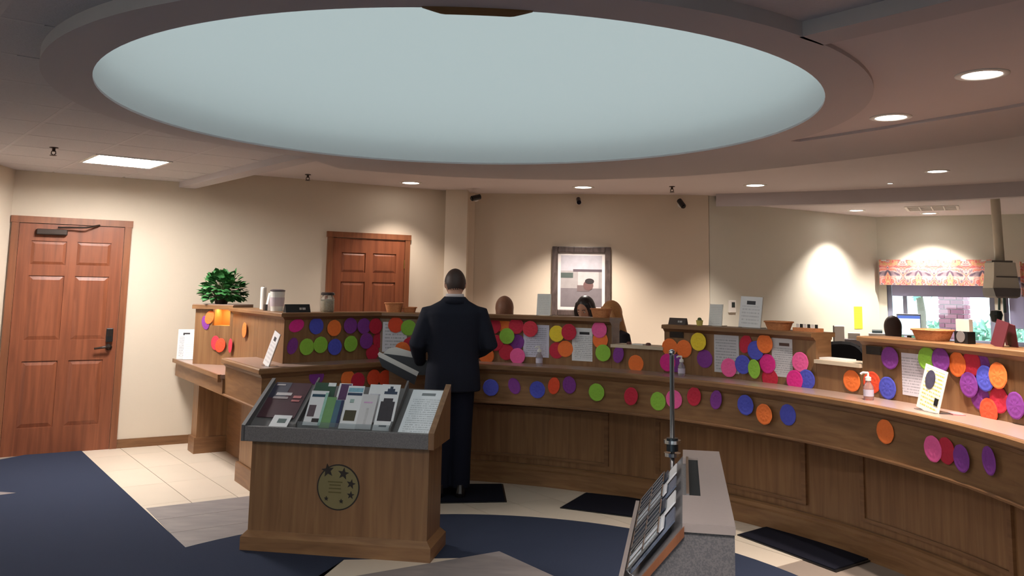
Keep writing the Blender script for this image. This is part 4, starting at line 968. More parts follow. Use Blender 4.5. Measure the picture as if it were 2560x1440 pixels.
kext('slot_trim', CHROME, [(.018, KT-.02), (.018, KT+.004), (.010, KT+.004), (.010, KT-.02)], .30*KL, .85*KL)
kext('edge_trim', CASING, [(.004, KT-.006), (-.162, .842), (-.162, .80), (-.150, .80), (-.150, .838), (.004, KT-.03)], -.004, .006)
kext('lower_lip', GRANTOP, [(-.162, .79), (-.162, .87), (-.150, .87), (-.150, .79)], .006, KL-.006)
# leaflets and chrome pockets on the sloping side
sa = math.atan2(.15, KT-.02-.845)
for k in range(4):
    y = KL*(.16+.2*k); ko = Vector((-.10, y, .905-.0095)); kw = KO+Matrix.Rotation(KY, 3, 'Z') @ ko
    Rm = Matrix.Rotation(sa, 3, 'Y')
    fr = MB()
    for yy in (-.08, -.03, .03, .08): fr.tube([Rm @ Vector((-.012, yy, -.02)), Rm @ Vector((-.03, yy, -.02)), Rm @ Vector((-.03, yy, .10))], .003, 6)
    for zz in (-.02, .04, .10): fr.tube([Rm @ Vector((-.03, -.08, zz)), Rm @ Vector((-.03, .08, zz))], .003, 6)
    fr.build('wire_pocket', CHROME, kiosk, org=ko)
    for dz_, (dx_, dy_, zz_, sz_), cols in ((0, (-.018, 0, .065, (.004, .14, .17)), ('blue_grey', 'white')), (1, (-.025, .01, .045, (.003, .12, .14)), ('white', 'navy'))):
        cn = cols[k % 2]; m_ = PW if cn == 'white' else mat(cn+'_leaflet', (96, 104, 122) if cn == 'blue_grey' else (44, 50, 66), .4, noise=.6, nscale=30)
        o_ = Rm @ Vector((dx_, dy_, zz_)); lo_ = MB().box((0, 0, 0), sz_).build('leaflet', m_, org=kw+Matrix.Rotation(KY, 3, 'Z') @ o_, rot=(0, sa, KY))
        tag(lo_, '%s leaflet %s a chrome pocket on the sloping kiosk side' % (cn.replace('_', '-'), 'at the back of' if dz_ == 0 else 'in front within'), 'leaflet', 'leaflets in the kiosk pockets')
pp_ = at_y(1681, 1150, KO.y+kd.y*(KL+.07)); zt_ = at_y(1683, 888, pp_.y).z
pole = thing('sign_pole', Vector((pp_.x, pp_.y, .0095)), 'slim chrome pole with two collars at the end of the grey kiosk', 'pole')
MB().tube([(0, 0, .02), (0, 0, zt_)], .0085, 12).build('rod', mat('brushed_chrome', (110, 108, 108), .3, .9), pole, smooth=True)
MB().lathe([(.002, 0), (.06, 0), (.06, .008), (.02, .02), (.002, .02)], 28).build('base', CHROME, pole)
for py in (1104, 1136):
    z = at_y(1681, py, pp_.y).z-.0095; MB().lathe([(.006, -.006), (.03, -.006), (.03, .006), (.006, .006)], 20, (0, 0, z)).build('collar', CHROME, pole)
MB().lathe([(.0095, .0), (.021, .0), (.021, .045), (.0095, .045)], 18, (0, 0, at_y(1681, 1134, pp_.y).z)).build('sleeve', mat('dark_steel', (60, 66, 72), .25, .8), pole)
MB().ell((0, 0, zt_), (.012, .012, .012), 12, 8).build('finial', CHROME, pole, smooth=True)
# ------------------------------------------------------------------ framed picture, cameras, thermostat, wall sheet
bkd = (BK1-BK0).normalized(); bkn = Vector((bkd.y, -bkd.x, 0))
def bw(px, py): return on_plane(px, py, BK0, bkn)
fa, fb, fc = bw(1381, 616), bw(1527, 618), bw(1384, 788)
FW, FH = (fb-fa).length, fa.z-fc.z
fo = Vector(((fa.x+fb.x)/2, (fa.y+fb.y)/2, fc.z))+bkn*.002; FYAW = yaw_of(bkn)
pic = thing('framed_picture', fo, 'large framed grey photograph with white mount on the back wall', 'picture', None, FYAW)
FRM = wood('dark_frame', (58, 46, 44), (92, 78, 74), (1, 1, .3), 30)
fw = .07
for nm, x, z, w, h in (('frame_side', -FW/2+fw/2, FH/2, fw, FH), ('frame_side', FW/2-fw/2, FH/2, fw, FH), ('frame_rail', 0, fw/2, FW-2*fw, fw), ('frame_rail', 0, FH-fw/2, FW-2*fw, fw)):
    MB().box((x, -.018, z), (w, .036, h)).build(nm, FRM, pic, bevel=.008)
MB().box((0, -.006, FH/2), (FW-2*fw, .01, FH-2*fw)).build('mount', mat('mount_white', (214, 206, 204), .7), pic)
iw, ih = FW-2*fw-.07, FH-2*fw-.07; z0 = FH/2-ih/2
def ph(name, u0, u1, v0, v1, c, d): return MB().box(((u0+u1-1)/2*iw, -.0115-d, z0+(v0+v1)/2*ih), ((u1-u0)*iw, .001, (v1-v0)*ih)).build(name, mat('photo_%d_%d_%d' % c, c, .6, noise=.2, nscale=14), pic)
ph('photo_sky', 0, 1, .70, 1, (176, 172, 180), 0); ph('photo_ground', 0, 1, 0, .36, (112, 104, 108), 0); ph('photo_wall', 0, 1, .36, .70, (150, 144, 144), 0)
ph('photo_awning', 0, .3, .56, .66, (70, 80, 76), .001); ph('photo_roof', .3, 1, .68, .73, (84, 72, 80), .001); ph('photo_building', .42, .92, .36, .68, (178, 168, 168), .001)
ph('photo_figure', .4, .7, .30, .42, (104, 88, 88), .002)
MB().lathe([(.002, 0), (.06, 0), (.06, .001), (.002, .001)], 20, (iw*.17, -.0145, z0+ih*.42), RX).build('photo_head', mat('photo_100_72_70', (100, 72, 70), .6), pic)
MB().lathe([(.002, 0), (.055, 0), (.055, .001), (.002, .001)], 20, (iw*.20, -.0157, z0+ih*.50), RX @ Matrix.Scale(.6, 3, (0, 1, 0))).build('photo_cap', mat('photo_40_34_36', (40, 34, 36), .6), pic)
def camera_unit(px, py, plane_p, plane_n, d, lab, small=False):
    p = on_plane(px, py, plane_p, plane_n); t = thing('security_camera', p, lab, 'camera', 'security cameras'); q = Vector(plane_n)
    MB().lathe([(.002, 0), (.035, 0), (.035, .012), (.002, .014)], 16, (0, 0, 0), Matrix((Vector((1, 0, 0)), q.cross(Vector((1, 0, 0))), q)).transposed()).build('mount_plate', WHITE, t)
    MB().tube([(0, 0, 0), q*.06+Vector((0, 0, .01)), q*.11], .01, 8).build('arm', mat('grey_metal', (130, 124, 120), .4, .6), t)
    d = Vector(d).normalized(); c = q*.13
    body = MB().tube([c-d*.06, c+d*.05], .032 if not small else .028, 14).build('housing', BLACK if not small else mat('dome_black', (36, 28, 34), .2), t, smooth=False)
    MB().tube([c+d*.05, c+d*.062], .022, 14).build('lens', mat('lens_glass', (20, 20, 30), .05), t)
camera_unit(1190, 497, (0, 10.22, 0), Vector((0, -1, 0)), (-.8, -.5, -.25), 'black security camera at the top of the pilaster')
camera_unit(1701, 512, BK0, bkn, (.35, -.6, -.7), 'grey angled security camera on the back wall corner')
camera_unit(1447, 505, BK0, bkn, (.0, -1, -.5), 'small round black camera above the picture', True)
og0, og1 = BK1+Vector((.02, .05, 0)), OC; ogd = (og1-og0); ogd.z = 0; ogd.normalize(); ogn = Vector((ogd.y, -ogd.x, 0))
def gw(px, py): return on_plane(px, py, og0, ogn)
p = gw(1828, 766); t = thing('thermostat', p+ogn*.001, 'small white thermostat with a grey screen on the green-grey wall', 'thermostat', None, yaw_of(ogn)); k = mpp(p)
MB().box((0, -.012, 0), (24*k, .024, 30*k)).build('case', WHITE, t, bevel=.004); MB().box((2*k, -.025, 4*k), (11*k, .004, 13*k)).build('screen', mat('lcd', (60, 66, 64), .2), t)
p = gw(2146, 822); k = mpp(p); tag(sheet_mb(32*k, 55*k, .004).build('yellow_poster', printed('yellow_print', (246, 224, 60), (220, 190, 40), 9), org=p+ogn*.004, rot=(0, 0, yaw_of(ogn))), 'bright yellow paper sheet on the office side wall', 'poster')
# ------------------------------------------------------------------ office: windows, valances, tube station, desk, chair
def OP(s, z, d=0.0): q = OC+OD*s-ON*d; return Vector((q.x, q.y, z))
def window(name, sa_, sb_, lab, blind, bars):
    t = thing(name, OP((sa_+sb_)/2, zs), lab, 'window', None, OYAW); t['kind'] = 'structure'; del t['category']; w, h = sb_-sa_, zt-zs
    fm = mat('window_frame_grey', (140, 146, 170), .5)
    for x in (-w/2+.03, w/2-.03): MB().box((x, .09, h/2), (.06, .10, h)).build('jamb', fm, t)
    for z in (.03, h-.03): MB().box((0, .09, z), (w-.12, .10, .06)).build('rail', fm, t)
    for b in bars: MB().box((b*w-w/2, .09, h/2), (.05, .09, h-.12)).build('mullion', fm, t)
    MB().box((0, .10, h/2), (w-.12, .006, h-.12)).build('pane', GLASS, t)
    MB().box((0, -.02, -.015), (w+.06, .22, .03)).build('sill', WHITE, t)
    if blind: MB().box((0, .03, h-.06-blind/2), (w-.13, .012, blind)).build('roller_blind', mat('lavender_blind', (178, 180, 222), .7), t); MB().tube([(-w/2+.07, .03, h-.08), (w/2-.07, .03, h-.08)], .03, 12).build('blind_roll', mat('blind_roll', (150, 160, 190), .6), t)
    return t
bz = zt-ow(2350, 742).z
window('window_1', s1, s2, 'office window behind the patterned valance with a brick pier outside', max(.08, bz-.06), (.17,))
window('window_2', s3, s4, 'second office window with a lavender roller blind half down', zt-ow(2540, 810).z, ())
# valance fabric: pink damask
VM = bpy.data.materials.new('damask_valance'); VM.use_nodes = True; nt = VM.node_tree; b = nt.nodes['Principled BSDF']; b.inputs['Roughness'].default_value = .85
tc = nt.nodes.new('ShaderNodeTexCoord'); mp = nt.nodes.new('ShaderNodeMapping'); mp.inputs['Scale'].default_value = (2.6, 1, 2.6); nt.links.new(tc.outputs['Object'], mp.inputs[0])
sx_ = nt.nodes.new('ShaderNodeSeparateXYZ'); nt.links.new(mp.outputs[0], sx_.inputs[0])
def mt(op, a, bb=None):
    k_ = nt.nodes.new('ShaderNodeMath'); k_.operation = op
    for i, v in enumerate((a, bb)):
        if v is None: continue
        if isinstance(v, (int, float)): k_.inputs[i].default_value = v
        else: nt.links.new(v, k_.inputs[i])
    return k_.outputs[0]
xx = mt('PINGPONG', sx_.outputs['X'], .5); cv = nt.nodes.new('ShaderNodeCombineXYZ'); nt.links.new(xx, cv.inputs[0]); nt.links.new(sx_.outputs['Z'], cv.inputs[2])
no = nt.nodes.new('ShaderNodeTexNoise'); no.inputs['Scale'].default_value = 3.4; no.inputs['Detail'].default_value = 2; no.inputs['Distortion'].default_value = 1.6; nt.links.new(cv.outputs[0], no.inputs['Vector'])
cr = nt.nodes.new('ShaderNodeValToRGB'); e = cr.color_ramp.elements; e[0].position = .30; e[0].color = lin((92, 76, 92)); e[1].position = .72; e[1].color = lin((232, 190, 150))
for ps, c in ((.41, (150, 130, 140)), (.46, (226, 186, 176)), (.52, (206, 84, 92)), (.58, (224, 164, 136)), (.64, (196, 150, 104))): q = e.new(ps); q.color = lin(c)
nt.links.new(no.outputs['Fac'], cr.inputs[0]); nt.links.new(cr.outputs[0], b.inputs['Base Color'])
def valance(pxa, pxb, pya, pyb, lab):
    a, b_ = ow(pxa, pya), ow(pxb, pya); z1 = a.z; z0_ = ow(pxa, pyb).z; sa_, sb_ = (a-OC).dot(OD), (b_-OC).dot(OD)
    c = OP((sa_+sb_)/2, z0_, -.0); t = thing('window_valance', c, lab, 'valance', 'damask valances', OYAW); w, h = sb_-sa_, z1-z0_
    R = []
    for i in range(33):
        x = -w/2+w*i/32; y = -.10+.008*math.sin(i*1.1); R.append([(x, y, 0), (x, y+.006, 0), (x, y+.006, h), (x, y, h)])
    MB().loft(R).build('face_fabric', VM, t)
    for x in (-w/2+.004, w/2-.004): MB().box((x, -.05, h/2), (.008, .10, h)).build('return_fabric', VM, t)
    MB().box((0, -.05, h-.01), (w-.02, .09, .018)).build('board', WHITE, t)
valance(2199, 2478, 650, 712, 'pink and grey damask valance over the first office window')
valance(2549, 2780, 655, 742, 'pink and grey damask valance over the second office window')
# pneumatic tube drop
tp = at_y(2500, 660, 9.3); tz = Z_OFF
sta = thing('tube_station', (tp.x, tp.y, at_y(2500, 745, 9.3).z), 'white pneumatic tube terminal hanging from a ceiling pipe', 'tube station'); k = mpp(tp); zb0 = sta.location.z
MB().tube([(0, 0, 90*k), (-4*k, 0, tz-zb0-.01)], 11*k, 16).build('pipe', mat('pale_pipe', (214, 206, 186), .4), sta, smooth=True)
MB().box((-2*k, 0, 90*k), (52*k, .12, 5*k)).build('collar', mat('grey_metal', (130, 124, 120), .4), sta)
MB().loft([[(-w_*k, -d_, z*k), (w_*k, -d_, z*k), (w_*k, d_, z*k), (-w_*k, d_, z*k)] for w_, d_, z in ((34, .10, 24), (30, .10, 50), (27, .09, 88))]).build('terminal_body', mat('terminal_white', (222, 216, 200), .4), sta, bevel=.006)
MB().box((2*k, -.095, 52*k), (52*k, .014, 3*k)).build('seam', mat('grey_metal', (130, 124, 120), .4), sta)
MB().loft([[(-w_*k, -d_, z*k), (w_*k, -d_, z*k), (w_*k, d_, z*k), (-w_*k, d_, z*k)] for w_, d_, z in ((34, .11, 24), (30, .12, 4), (24, .10, 0))]).build('hood', mat('grey_hood', (120, 116, 116), .4), sta)
MB().tube([(-6*k, 0, 2*k), (-8*k, 0, -30*k)], 3*k, 8).build('guide', mat('teal_guide', (90, 120, 112), .4), sta); MB().tube([(6*k, 0, 2*k), (6*k, 0, -36*k)], 3.5*k, 8).build('guide', mat('teal_guide', (90, 120, 112), .4), sta)
MB().lathe([(.002, -20*k), (11*k, -16*k), (15*k, 0), (12*k, 10*k), (.002, 12*k)], 16, (-16*k, 0, -42*k)).build('carrier', mat('carrier_dark', (34, 50, 48), .35), sta)
# office desk with monitor, papers, printer
def floor_obj(px, y): q = at_y(px, 800, y); return Vector((q.x, q.y, 0))
dk = floor_obj(2236, 10.85); desk2 = thing('office_desk', dk, 'pale office desk behind the counter carrying the monitor', 'desk', None, -.45)
MB().box((0, 0, .735), (1.7, .6, .03)).build('top', mat('desk_pale', (200, 186, 166), .4), desk2, bevel=.004)
for x in (-.82, .82): MB().box((x, 0, .36), (.04, .56, .72)).build('side_panel', mat('desk_pale', (0, 0, 0)), desk2)
MB().box((0, .25, .45), (1.6, .02, .5)).build('modesty_panel', mat('desk_pale', (0, 0, 0)), desk2)
def on_desk(px, dy=0.0, z=.75):
    dnm = Vector((math.sin(.45), math.cos(.45), 0)); q = on_plane(px, 800, dk+dnm*dy, dnm); return Vector((q.x, q.y, z))
mp_ = on_desk(2272, .1); k = mpp(mp_); zc = at_y(2272, 812, mp_.y).z-.75
mon = thing('computer_monitor', mp_, 'lit computer monitor with a blue title bar in front of the window', 'monitor', None, -.35)
MB().box((0, .02, zc), (56*k, .03, 54*k)).build('casing', mat('monitor_case', (170, 176, 190), .4), mon, bevel=.004)
MB().box((0, .003, zc-1*k), (51*k, .004, 47*k)).build('screen', emit('screen_glow', (.72, .9, 1.0), 1.1), mon); MB().box((0, .0, zc+19*k), (51*k, .004, 7*k)).build('title_bar', emit('screen_blue', (.12, .2, .6), .9), mon)
MB().box((0, .03, zc/2), (.05, .02, zc)).build('stand_neck', BLACK, mon); MB().box((0, .03, .006), (.22, .16, .012)).build('stand_foot', BLACK, mon)
# chair
cq = floor_obj(2098, 7.7); ch = thing('office_chair', cq, 'black office chair with rounded back behind the second pass-through', 'chair', None, -.3)
kz = at_y(2098, 850, 7.7).z
R = []
for y_, sc in ((-.03, .92), (0, 1.0), (.03, 1.0), (.05, .92)): R.append([(.21*sc*math.copysign(abs(math.cos(a))**.7, math.cos(a)), y_-.06*math.cos(a)**2*0, kz-.27+.27*sc*math.copysign(abs(math.sin(a))**.8, math.sin(a))) for a in [2*PI*i/28 for i in range(28)]])
MB().loft(R).build('backrest', mat('black_fabric', (24, 22, 28), .9), ch, org=(0, -.2, 0)); MB().box((0, 0, kz-.62), (.46, .46, .08)).build('seat', mat('black_fabric', (0, 0, 0)), ch, bevel=.03)
MB().box((0, -.2, kz-.55), (.06, .03, .2)).build('back_bracket', BLACK, ch); MB().tube([(0, 0, .06), (0, 0, kz-.66)], .03, 12).build('gas_column', CHROME, ch)
for i in range(5):
    a = 2*PI*i/5; MB().tube([(0, 0, .09), (.27*math.cos(a), .27*math.sin(a), .055)], [.024, .018], 8).build('leg', BLACK, ch); MB().ell((.27*math.cos(a), .27*math.sin(a), .027), (.022, .022, .027), 10, 6).build('castor', BLACK, ch)
cq2 = floor_obj(2231, 9.88); ch2 = thing('office_chair', cq2, 'office chair under the clerk at the monitor', 'chair', None, -.35)
for c_ in list(ch.children):
    if c_.name.startswith('backrest') or c_.name.startswith('back_bracket'): continue
    k_ = c_.copy(); COL.objects.link(k_); k_.parent = ch2
    k_.scale = (1, 1, .395/(kz-.58))
# white machines and papers beyond the chair
q = on_desk(2098, -.05); k = mpp(q); zz = at_y(2098, 815, q.y).z-.75
t = thing('paper_tower', q, 'tall white file box standing behind the black chair', 'file box', None, -.4)
MB().box((0, 0, zz/2), (24*k, .22, zz)).build('box', WHITE, t); MB().box((-13*k, 0, zz/2+.003), (3*k, .23, zz+.006)).build('end_plate', mat('grey_metal', (0, 0, 0)), t)
q = on_desk(2132, -.05); k = mpp(q); zz = at_y(2138, 832, q.y).z-.75
t = thing('printer', q, 'grey and black counter printer next to the white file box', 'printer', None, -.4)
MB().box((0, 0, zz*.4), (40*k, .25, zz*.8)).build('body', mat('printer_grey', (120, 116, 120), .4), t, bevel=.01); MB().box((2*k, 0, zz*.9), (28*k, .2, zz*.2)).build('paper_feed', WHITE, t); MB().box((0, -.128, zz*.4), (30*k, .006, zz*.35)).build('front_slot', BLACK, t)
q = on_desk(2192, -.05); k = mpp(q); zz = at_y(2178, 824, q.y).z-.75
t = thing('desk_phone', q, 'dark telephone on a white stand beside the seated clerk', 'telephone', None, -.4)
MB().box((0, 0, zz*.45), (40*k, .2, zz*.9)).build('stand', WHITE, t, bevel=.006); MB().loft([[(x, -.06, zz*.9), (x, .06, zz*.9), (x, .05, zz*1.0), (x, -.05, zz*.97)] for x in (-12*k, 12*k)]).build('handset', mat('phone_teal', (50, 66, 72), .4), t)
# outside: ground, brick pier, tree, hedge
gr = MB().prism([tuple((OC+OD*-6-ON*.3)[:2]), tuple((OC+OD*14-ON*.3)[:2]), tuple((OC+OD*16-ON*30)[:2]), tuple((OC+OD*-8-ON*30)[:2])], -.12, -.02)
setting(gr.build('ground', mat('pale_paving', (190, 200, 190), .9), org=OC, world=True))
pq = on_plane(2346, 790, OC-ON*2.2, ON); pq.z = 0; pw = on_plane(2437, 790, OC-ON*2.2, ON); PWd = (Vector((pw.x, pw.y, 0))-pq).length*.72
BRK = [mat('brick_a', (190, 130, 150), .85, noise=.2, nscale=30), mat('brick_b', (172, 112, 136), .85, noise=.2, nscale=30)]
pier = thing('brick_pier', pq, 'pink brick pier standing outside the office window', 'pier', None, OYAW-.25)
ch_, bl = .073, .205; nbk = max(2, round(PWd/bl)); bl = PWd/nbk
MB().box((PWd/2, PWd/2, 1.5), (PWd-.03, PWd-.03, 3.04)).build('mortar_core', mat('mortar', (214, 200, 206), .9), pier)
srcs = {}
for r in range(int(2.4/ch_)):
    z = .62+r*ch_
    if z > 3.0: break
    for face in (0, 1):
        for i in range(nbk+1):
            o_ = (r+face) % 2*.5; x_0, x_1 = max(0, (i-o_)*bl), min(PWd, (i+1-o_)*bl)
            if x_1-x_0 < .03: continue
            key = (round(x_1-x_0, 3), face, (r*3+i*5) % 2)
            c = ((x_0+x_1)/2, .02, z) if face == 0 else (PWd-.02, (x_0+x_1)/2, z)
            if key in srcs: inst(srcs[key], 'brick', pier, c)
            else:
                d_ = (x_1-x_0-.012, .05, ch_-.012) if face == 0 else (.05, x_1-x_0-.012, ch_-.012)
                srcs[key] = MB().box((0, 0, 0), d_).build('brick', BRK[key[2]], pier, org=c)
def leafball(parent, c, r, n_, m_, name='foliage', seed=1):
    rn = random.Random(seed); lf = MB()
    for i in range(n_):
        v = Vector((rn.gauss(0, 1), rn.gauss(0, 1), rn.gauss(0, 1))).normalized()*rn.uniform(.5, 1); p_ = Vector((v.x*r[0], v.y*r[1], v.z*r[2]))+Vector(c)
        a_ = Vector((rn.uniform(-1, 1), rn.uniform(-1, 1), rn.uniform(-1, 1))).normalized()*.12; b_ = a_.orthogonal().normalized()*.06
        lf.add([p_-a_, p_+b_, p_+a_, p_-b_], [(0, 1, 2, 3)])
    o = lf.build(name, m_, parent); o['kind'] = 'stuff'; return o
tq = on_plane(2300, 800, OC-ON*9, ON); tq.z = -.02
tree = thing('garden_tree', tq, 'pale green tree seen through the office window', 'tree')
MB().tube([(0, 0, 0), (.05, 0, 1.2), (-.03, .05, 2.2)], [.12, .09, .05], 10).build('trunk', mat('bark', (120, 110, 100), .9), tree)
leafball(tree, (-.1, 0, 2.6), (1.3, 1.3, 1.1), 900, mat('pale_leaf', (150, 200, 180), .7))
hq = on_plane(2480, 830, OC-ON*12, ON); hq.z = -.02
hed = thing('garden_hedge', hq, 'low green hedge beyond the brick pier', 'hedge', None, OYAW); MB().box((0, 0, .3), (7.6, .5, .6)).build('stems', mat('hedge_dark', (90, 120, 100), .9), hed); leafball(hed, (0, 0, .5), (4.4, .5, .5), 1500, mat('hedge_leaf', (140, 180, 160), .8), seed=4)
# ------------------------------------------------------------------ people
def fuse(o, voxel, smooth=3):
    r = o.modifiers.new('fuse', 'REMESH'); r.mode = 'VOXEL'; r.voxel_size = voxel; r.use_smooth_shade = True
    s_ = o.modifiers.new('smooth', 'SMOOTH'); s_.factor = .5; s_.iterations = smooth
    return o
def ering(c, rx, ry, n=20, sq=1.0): return [(c[0]+rx*math.copysign(abs(math.cos(2*PI*i/n))**sq, math.cos(2*PI*i/n)), c[1]+ry*math.copysign(abs(math.sin(2*PI*i/n))**sq, math.sin(2*PI*i/n)), c[2]) for i in range(n)]
def hand(mb, wrist, d, nrm, side, curl, sc=1.0):
    """palm, four fingers of unequal length and a thumb leaving the side of the palm; nrm = direction the palm faces"""
    wrist = Vector(wrist); d = Vector(d).normalized(); nrm = Vector(nrm); nrm = (nrm-d*nrm.dot(d)).normalized(); a = d.cross(nrm)*side
    R = []
    for t, w, th in ((-.02, .026, .019), (.02, .034, .017), (.06, .041, .015), (.092, .040, .012)):
        c = wrist+d*t*sc; R.append([c+a*w*sc*math.cos(2*PI*i/14)+nrm*th*sc*math.sin(2*PI*i/14) for i in range(14)])
    mb.loft(R)
    for i, L in enumerate((.070, .079, .074, .058)):
        p = wrist+d*.084*sc+a*(i-1.5)*-.0205*sc; dd_ = d.copy(); pts = [p-d*.01]; rad = [.0092*sc]
        for f, c in ((.45, curl*.5), (.32, curl), (.23, curl*.8)):
            dd_ = (Matrix.Rotation(c, 3, d.cross(nrm)) @ dd_) if True else dd_
            if dd_.dot(nrm) < d.dot(nrm)-.001 and curl > 0: dd_ = dd_-2*nrm*dd_.dot(nrm)
            pts.append(pts[-1]+dd_*L*f*sc); rad.append(.0088*sc)
        mb.tube(pts, rad[:len(pts)-1]+[.0075*sc], 8)
    tr = wrist+d*.03*sc+a*.03*sc; td_ = (d*.65+a*.6+nrm*.35).normalized(); te = tr+td_*.034*sc; td2 = (d*.85+nrm*.5+a*.1).normalized()
    mb.tube([tr-a*.012*sc, tr+td_*.016*sc, te, te+td2*.028*sc], [.013*sc, .012*sc, .0105*sc, .008*sc], 8)
SKIN = mat('skin', (206, 158, 134), .55, noise=.08, nscale=30); SKIN_D = mat('skin_tan', (168, 116, 94), .55, noise=.08, nscale=30)
def person(loc, yaw, H, lab, hair_c, top_m, bot_m, skin=SKIN, hair='short', tilt=.15, turn=0.0, arms=None, voxel=.011, suit=False, hand_curl=(.5, .5), hand_n=((1, 0, 0), (-1, 0, 0)), bulk=1.0, hand_d=None, hk=1.0, sit=False):
    s_ = H/1.76; t = thing('person', loc, lab, 'person', None, yaw)
    V = lambda *a: Vector(a)*s_
    drop = .46 if sit else 0.0; Q = lambda x, y, z: Vector((x, y, z-drop))*s_
    if arms is None: arms = (((-.205, 0, 1.42), (-.27, -.02, 1.14), (-.16, .22, 1.03)), ((.205, 0, 1.42), (.27, -.02, 1.14), (.16, .22, 1.03)))
    HM = Matrix.Rotation(turn, 3, 'Z') @ Matrix.Rotation(-tilt, 3, 'X')
    hc = Q(0, .02, 1.635)+Vector((0, .10*math.sin(tilt)*s_*.6, -.01*s_))
    hp_ = lambda *a: hc+HM @ (V(*a)*hk)
    mb = MB()
    # head: cranium, face wedge, jaw, nose, ears, neck
    mb.ell(hc, V(.077, .096, .112)*hk, 20, 14, HM); R = []
    for z, rx, ry, cy in ((.02, .068, .078, .018), (-.04, .062, .07, .025), (-.085, .046, .052, .036), (-.112, .028, .03, .045)):
        R.append([hp_(*q) for q in ering((0, cy, z), rx, ry, 16)])
    mb.loft(R)
    mb.loft([[hp_(x, y, z) for x, y, z in q] for q in (((-.008, .088, .012), (.008, .088, .012), (.008, .10, .012), (-.008, .10, .012)), ((-.017, .085, -.035), (.017, .085, -.035), (.012, .118, -.03), (-.012, .118, -.03)))])
    for sx in (-1, 1): mb.ell(hp_(sx*.078, -.008, -.012), V(.012, .02, .032), 10, 8, HM)
    mb.tube([Q(0, -.01, 1.42), Q(0, -.005, 1.50), hp_(0, -.012, -.05)], [.066*s_, .057*s_, .056*s_], 14)
    # trunk and limbs
    mb.loft([[Q(*q) for q in ering((0, cy, z), rx*bulk, ry*bulk, 18)] for z, rx, ry, cy in ((.86, .155, .11, 0), (.95, .165, .115, 0), (1.06, .145, .10, 0), (1.2, .165, .11, .005), (1.34, .18, .115, 0), (1.42, .165, .095, -.005), (1.47, .09, .07, -.005))])
    lg = .078
    for sx in (-1, 1):
        fy = .42 if sit else 0
        mb.tube([Q(sx*.085, 0, .92), V(sx*lg, fy+.005, .50), V(sx*lg, fy-.015, .30), V(sx*lg, fy-.01, .08)], [.085*s_, .056*s_, .056*s_, .036*s_], 14)
        mb.tube([V(sx*lg, fy-.04, .04), V(sx*(lg+.005), fy+.06, .035), V(sx*(lg+.01), fy+.15, .025)], [.035*s_, .038*s_, .022*s_], 12)
    for i, (a, b, c) in enumerate(arms):
        a = (a[0]*.92, a[1], a[2]-.04)
        mb.tube([Q(*a), Q(*a).lerp(Q(*b), .5), Q(*b), Q(*b).lerp(Q(*c), .5), Q(*c)], [.05*s_, .048*s_, .042*s_, .040*s_, .029*s_], 12)
        dr = (V(*c)-V(*b)).normalized() if hand_d is None else Vector(hand_d[i])
        hand(mb, Q(*c)+dr*.015, dr, hand_n[i], -1 if i == 0 else 1, hand_curl[i], s_)
    fuse(mb.build('body', skin, t), voxel*.62, 2)
    # clothes
    tp_ = MB()
    if suit: rows = ((.79, .222, .150, 0), (.92, .214, .146, 0), (1.05, .200, .136, 0), (1.18, .212, .140, 0), (1.30, .230, .142, -.005), (1.39, .236, .128, -.012), (1.44, .205, .102, -.012), (1.485, .12, .085, -.01), (1.515, .078, .075, -.008))
    else: rows = ((.84, .19, .135, 0), (.95, .188, .135, 0), (1.06, .165, .12, 0), (1.2, .182, .126, .008), (1.34, .20, .128, 0), (1.42, .185, .105, -.005), (1.465, .115, .085, -.005))
    tp_.loft([[Q(*q) for q in ering((0, cy, z), rx*bulk, ry*bulk, 24, .85)] for z, rx, ry, cy in rows])
    for a, b, c in arms:
        a_, b_, c_ = Q(*a)+V(-.012*(1 if a[0] > 0 else -1), 0, -.035 if suit else -.02), Q(*b), Q(*c); e_ = b_.lerp(c_, .93)
        kx_ = 1.22 if suit else 1.1
        tp_.tube([a_+V(-.03*(1 if a[0] > 0 else -1), 0, -.005), a_, a_.lerp(b_, .5), b_, b_.lerp(c_, .5), e_], [.062*s_*kx_, .064*s_*kx_, .058*s_*kx_, .054*s_*kx_, .048*s_*kx_, .040*s_*kx_], 14)
    fuse(tp_.build('jacket' if suit else 'top', top_m, t), .011, 4)
    bt = MB()
    bt.loft([[Q(*q) for q in ering((0, 0, z), rx, ry, 20)] for z, rx, ry in ((.80, .17, .125), (.9, .175, .128), (1.0, .165, .118))])
    for sx in (-1, 1): bt.tube([Q(sx*.082, 0, .92 if sit else .88), V(sx*lg, fy+.008, .50), V(sx*lg, fy-.005, .28), V(sx*lg, fy, .06)], [.097*s_, .082*s_, .078*s_, .076*s_], 16)
    fuse(bt.build('trousers', bot_m, t), .012, 3)
    for sx in (-1, 1):
        sh = MB(); sh.loft([[V(sx*lg+q[0], q[1]+.05+fy, q[2]) for q in ering((0, cy, z), rx, ry, 18, .8)] for z, rx, ry, cy in ((.0, .045, .145, 0), (.03, .047, .148, 0), (.055, .042, .12, -.02), (.09, .036, .06, -.07))])
        sh.build('shoe', mat('black_leather', (18, 17, 20), .35), t, smooth=False)
    # face
    for sx in (-1, 1):
        ey = MB().ell(hp_(sx*.031, .079, .006), V(.013, .011, .010), 12, 8, HM).build('eye', mat('eye_white', (225, 220, 216), .3), t, smooth=True)
        MB().ell(hp_(sx*.031, .0885, .005), V(.0055, .003, .0055), 10, 6, HM).build('iris', mat('iris_dark', (40, 28, 22), .2), ey)
        MB().tube([hp_(sx*.016, .089, .028), hp_(sx*.032, .089, .033), hp_(sx*.046, .079, .026)], .0035*s_, 6).build('eyebrow', hair_c, t)
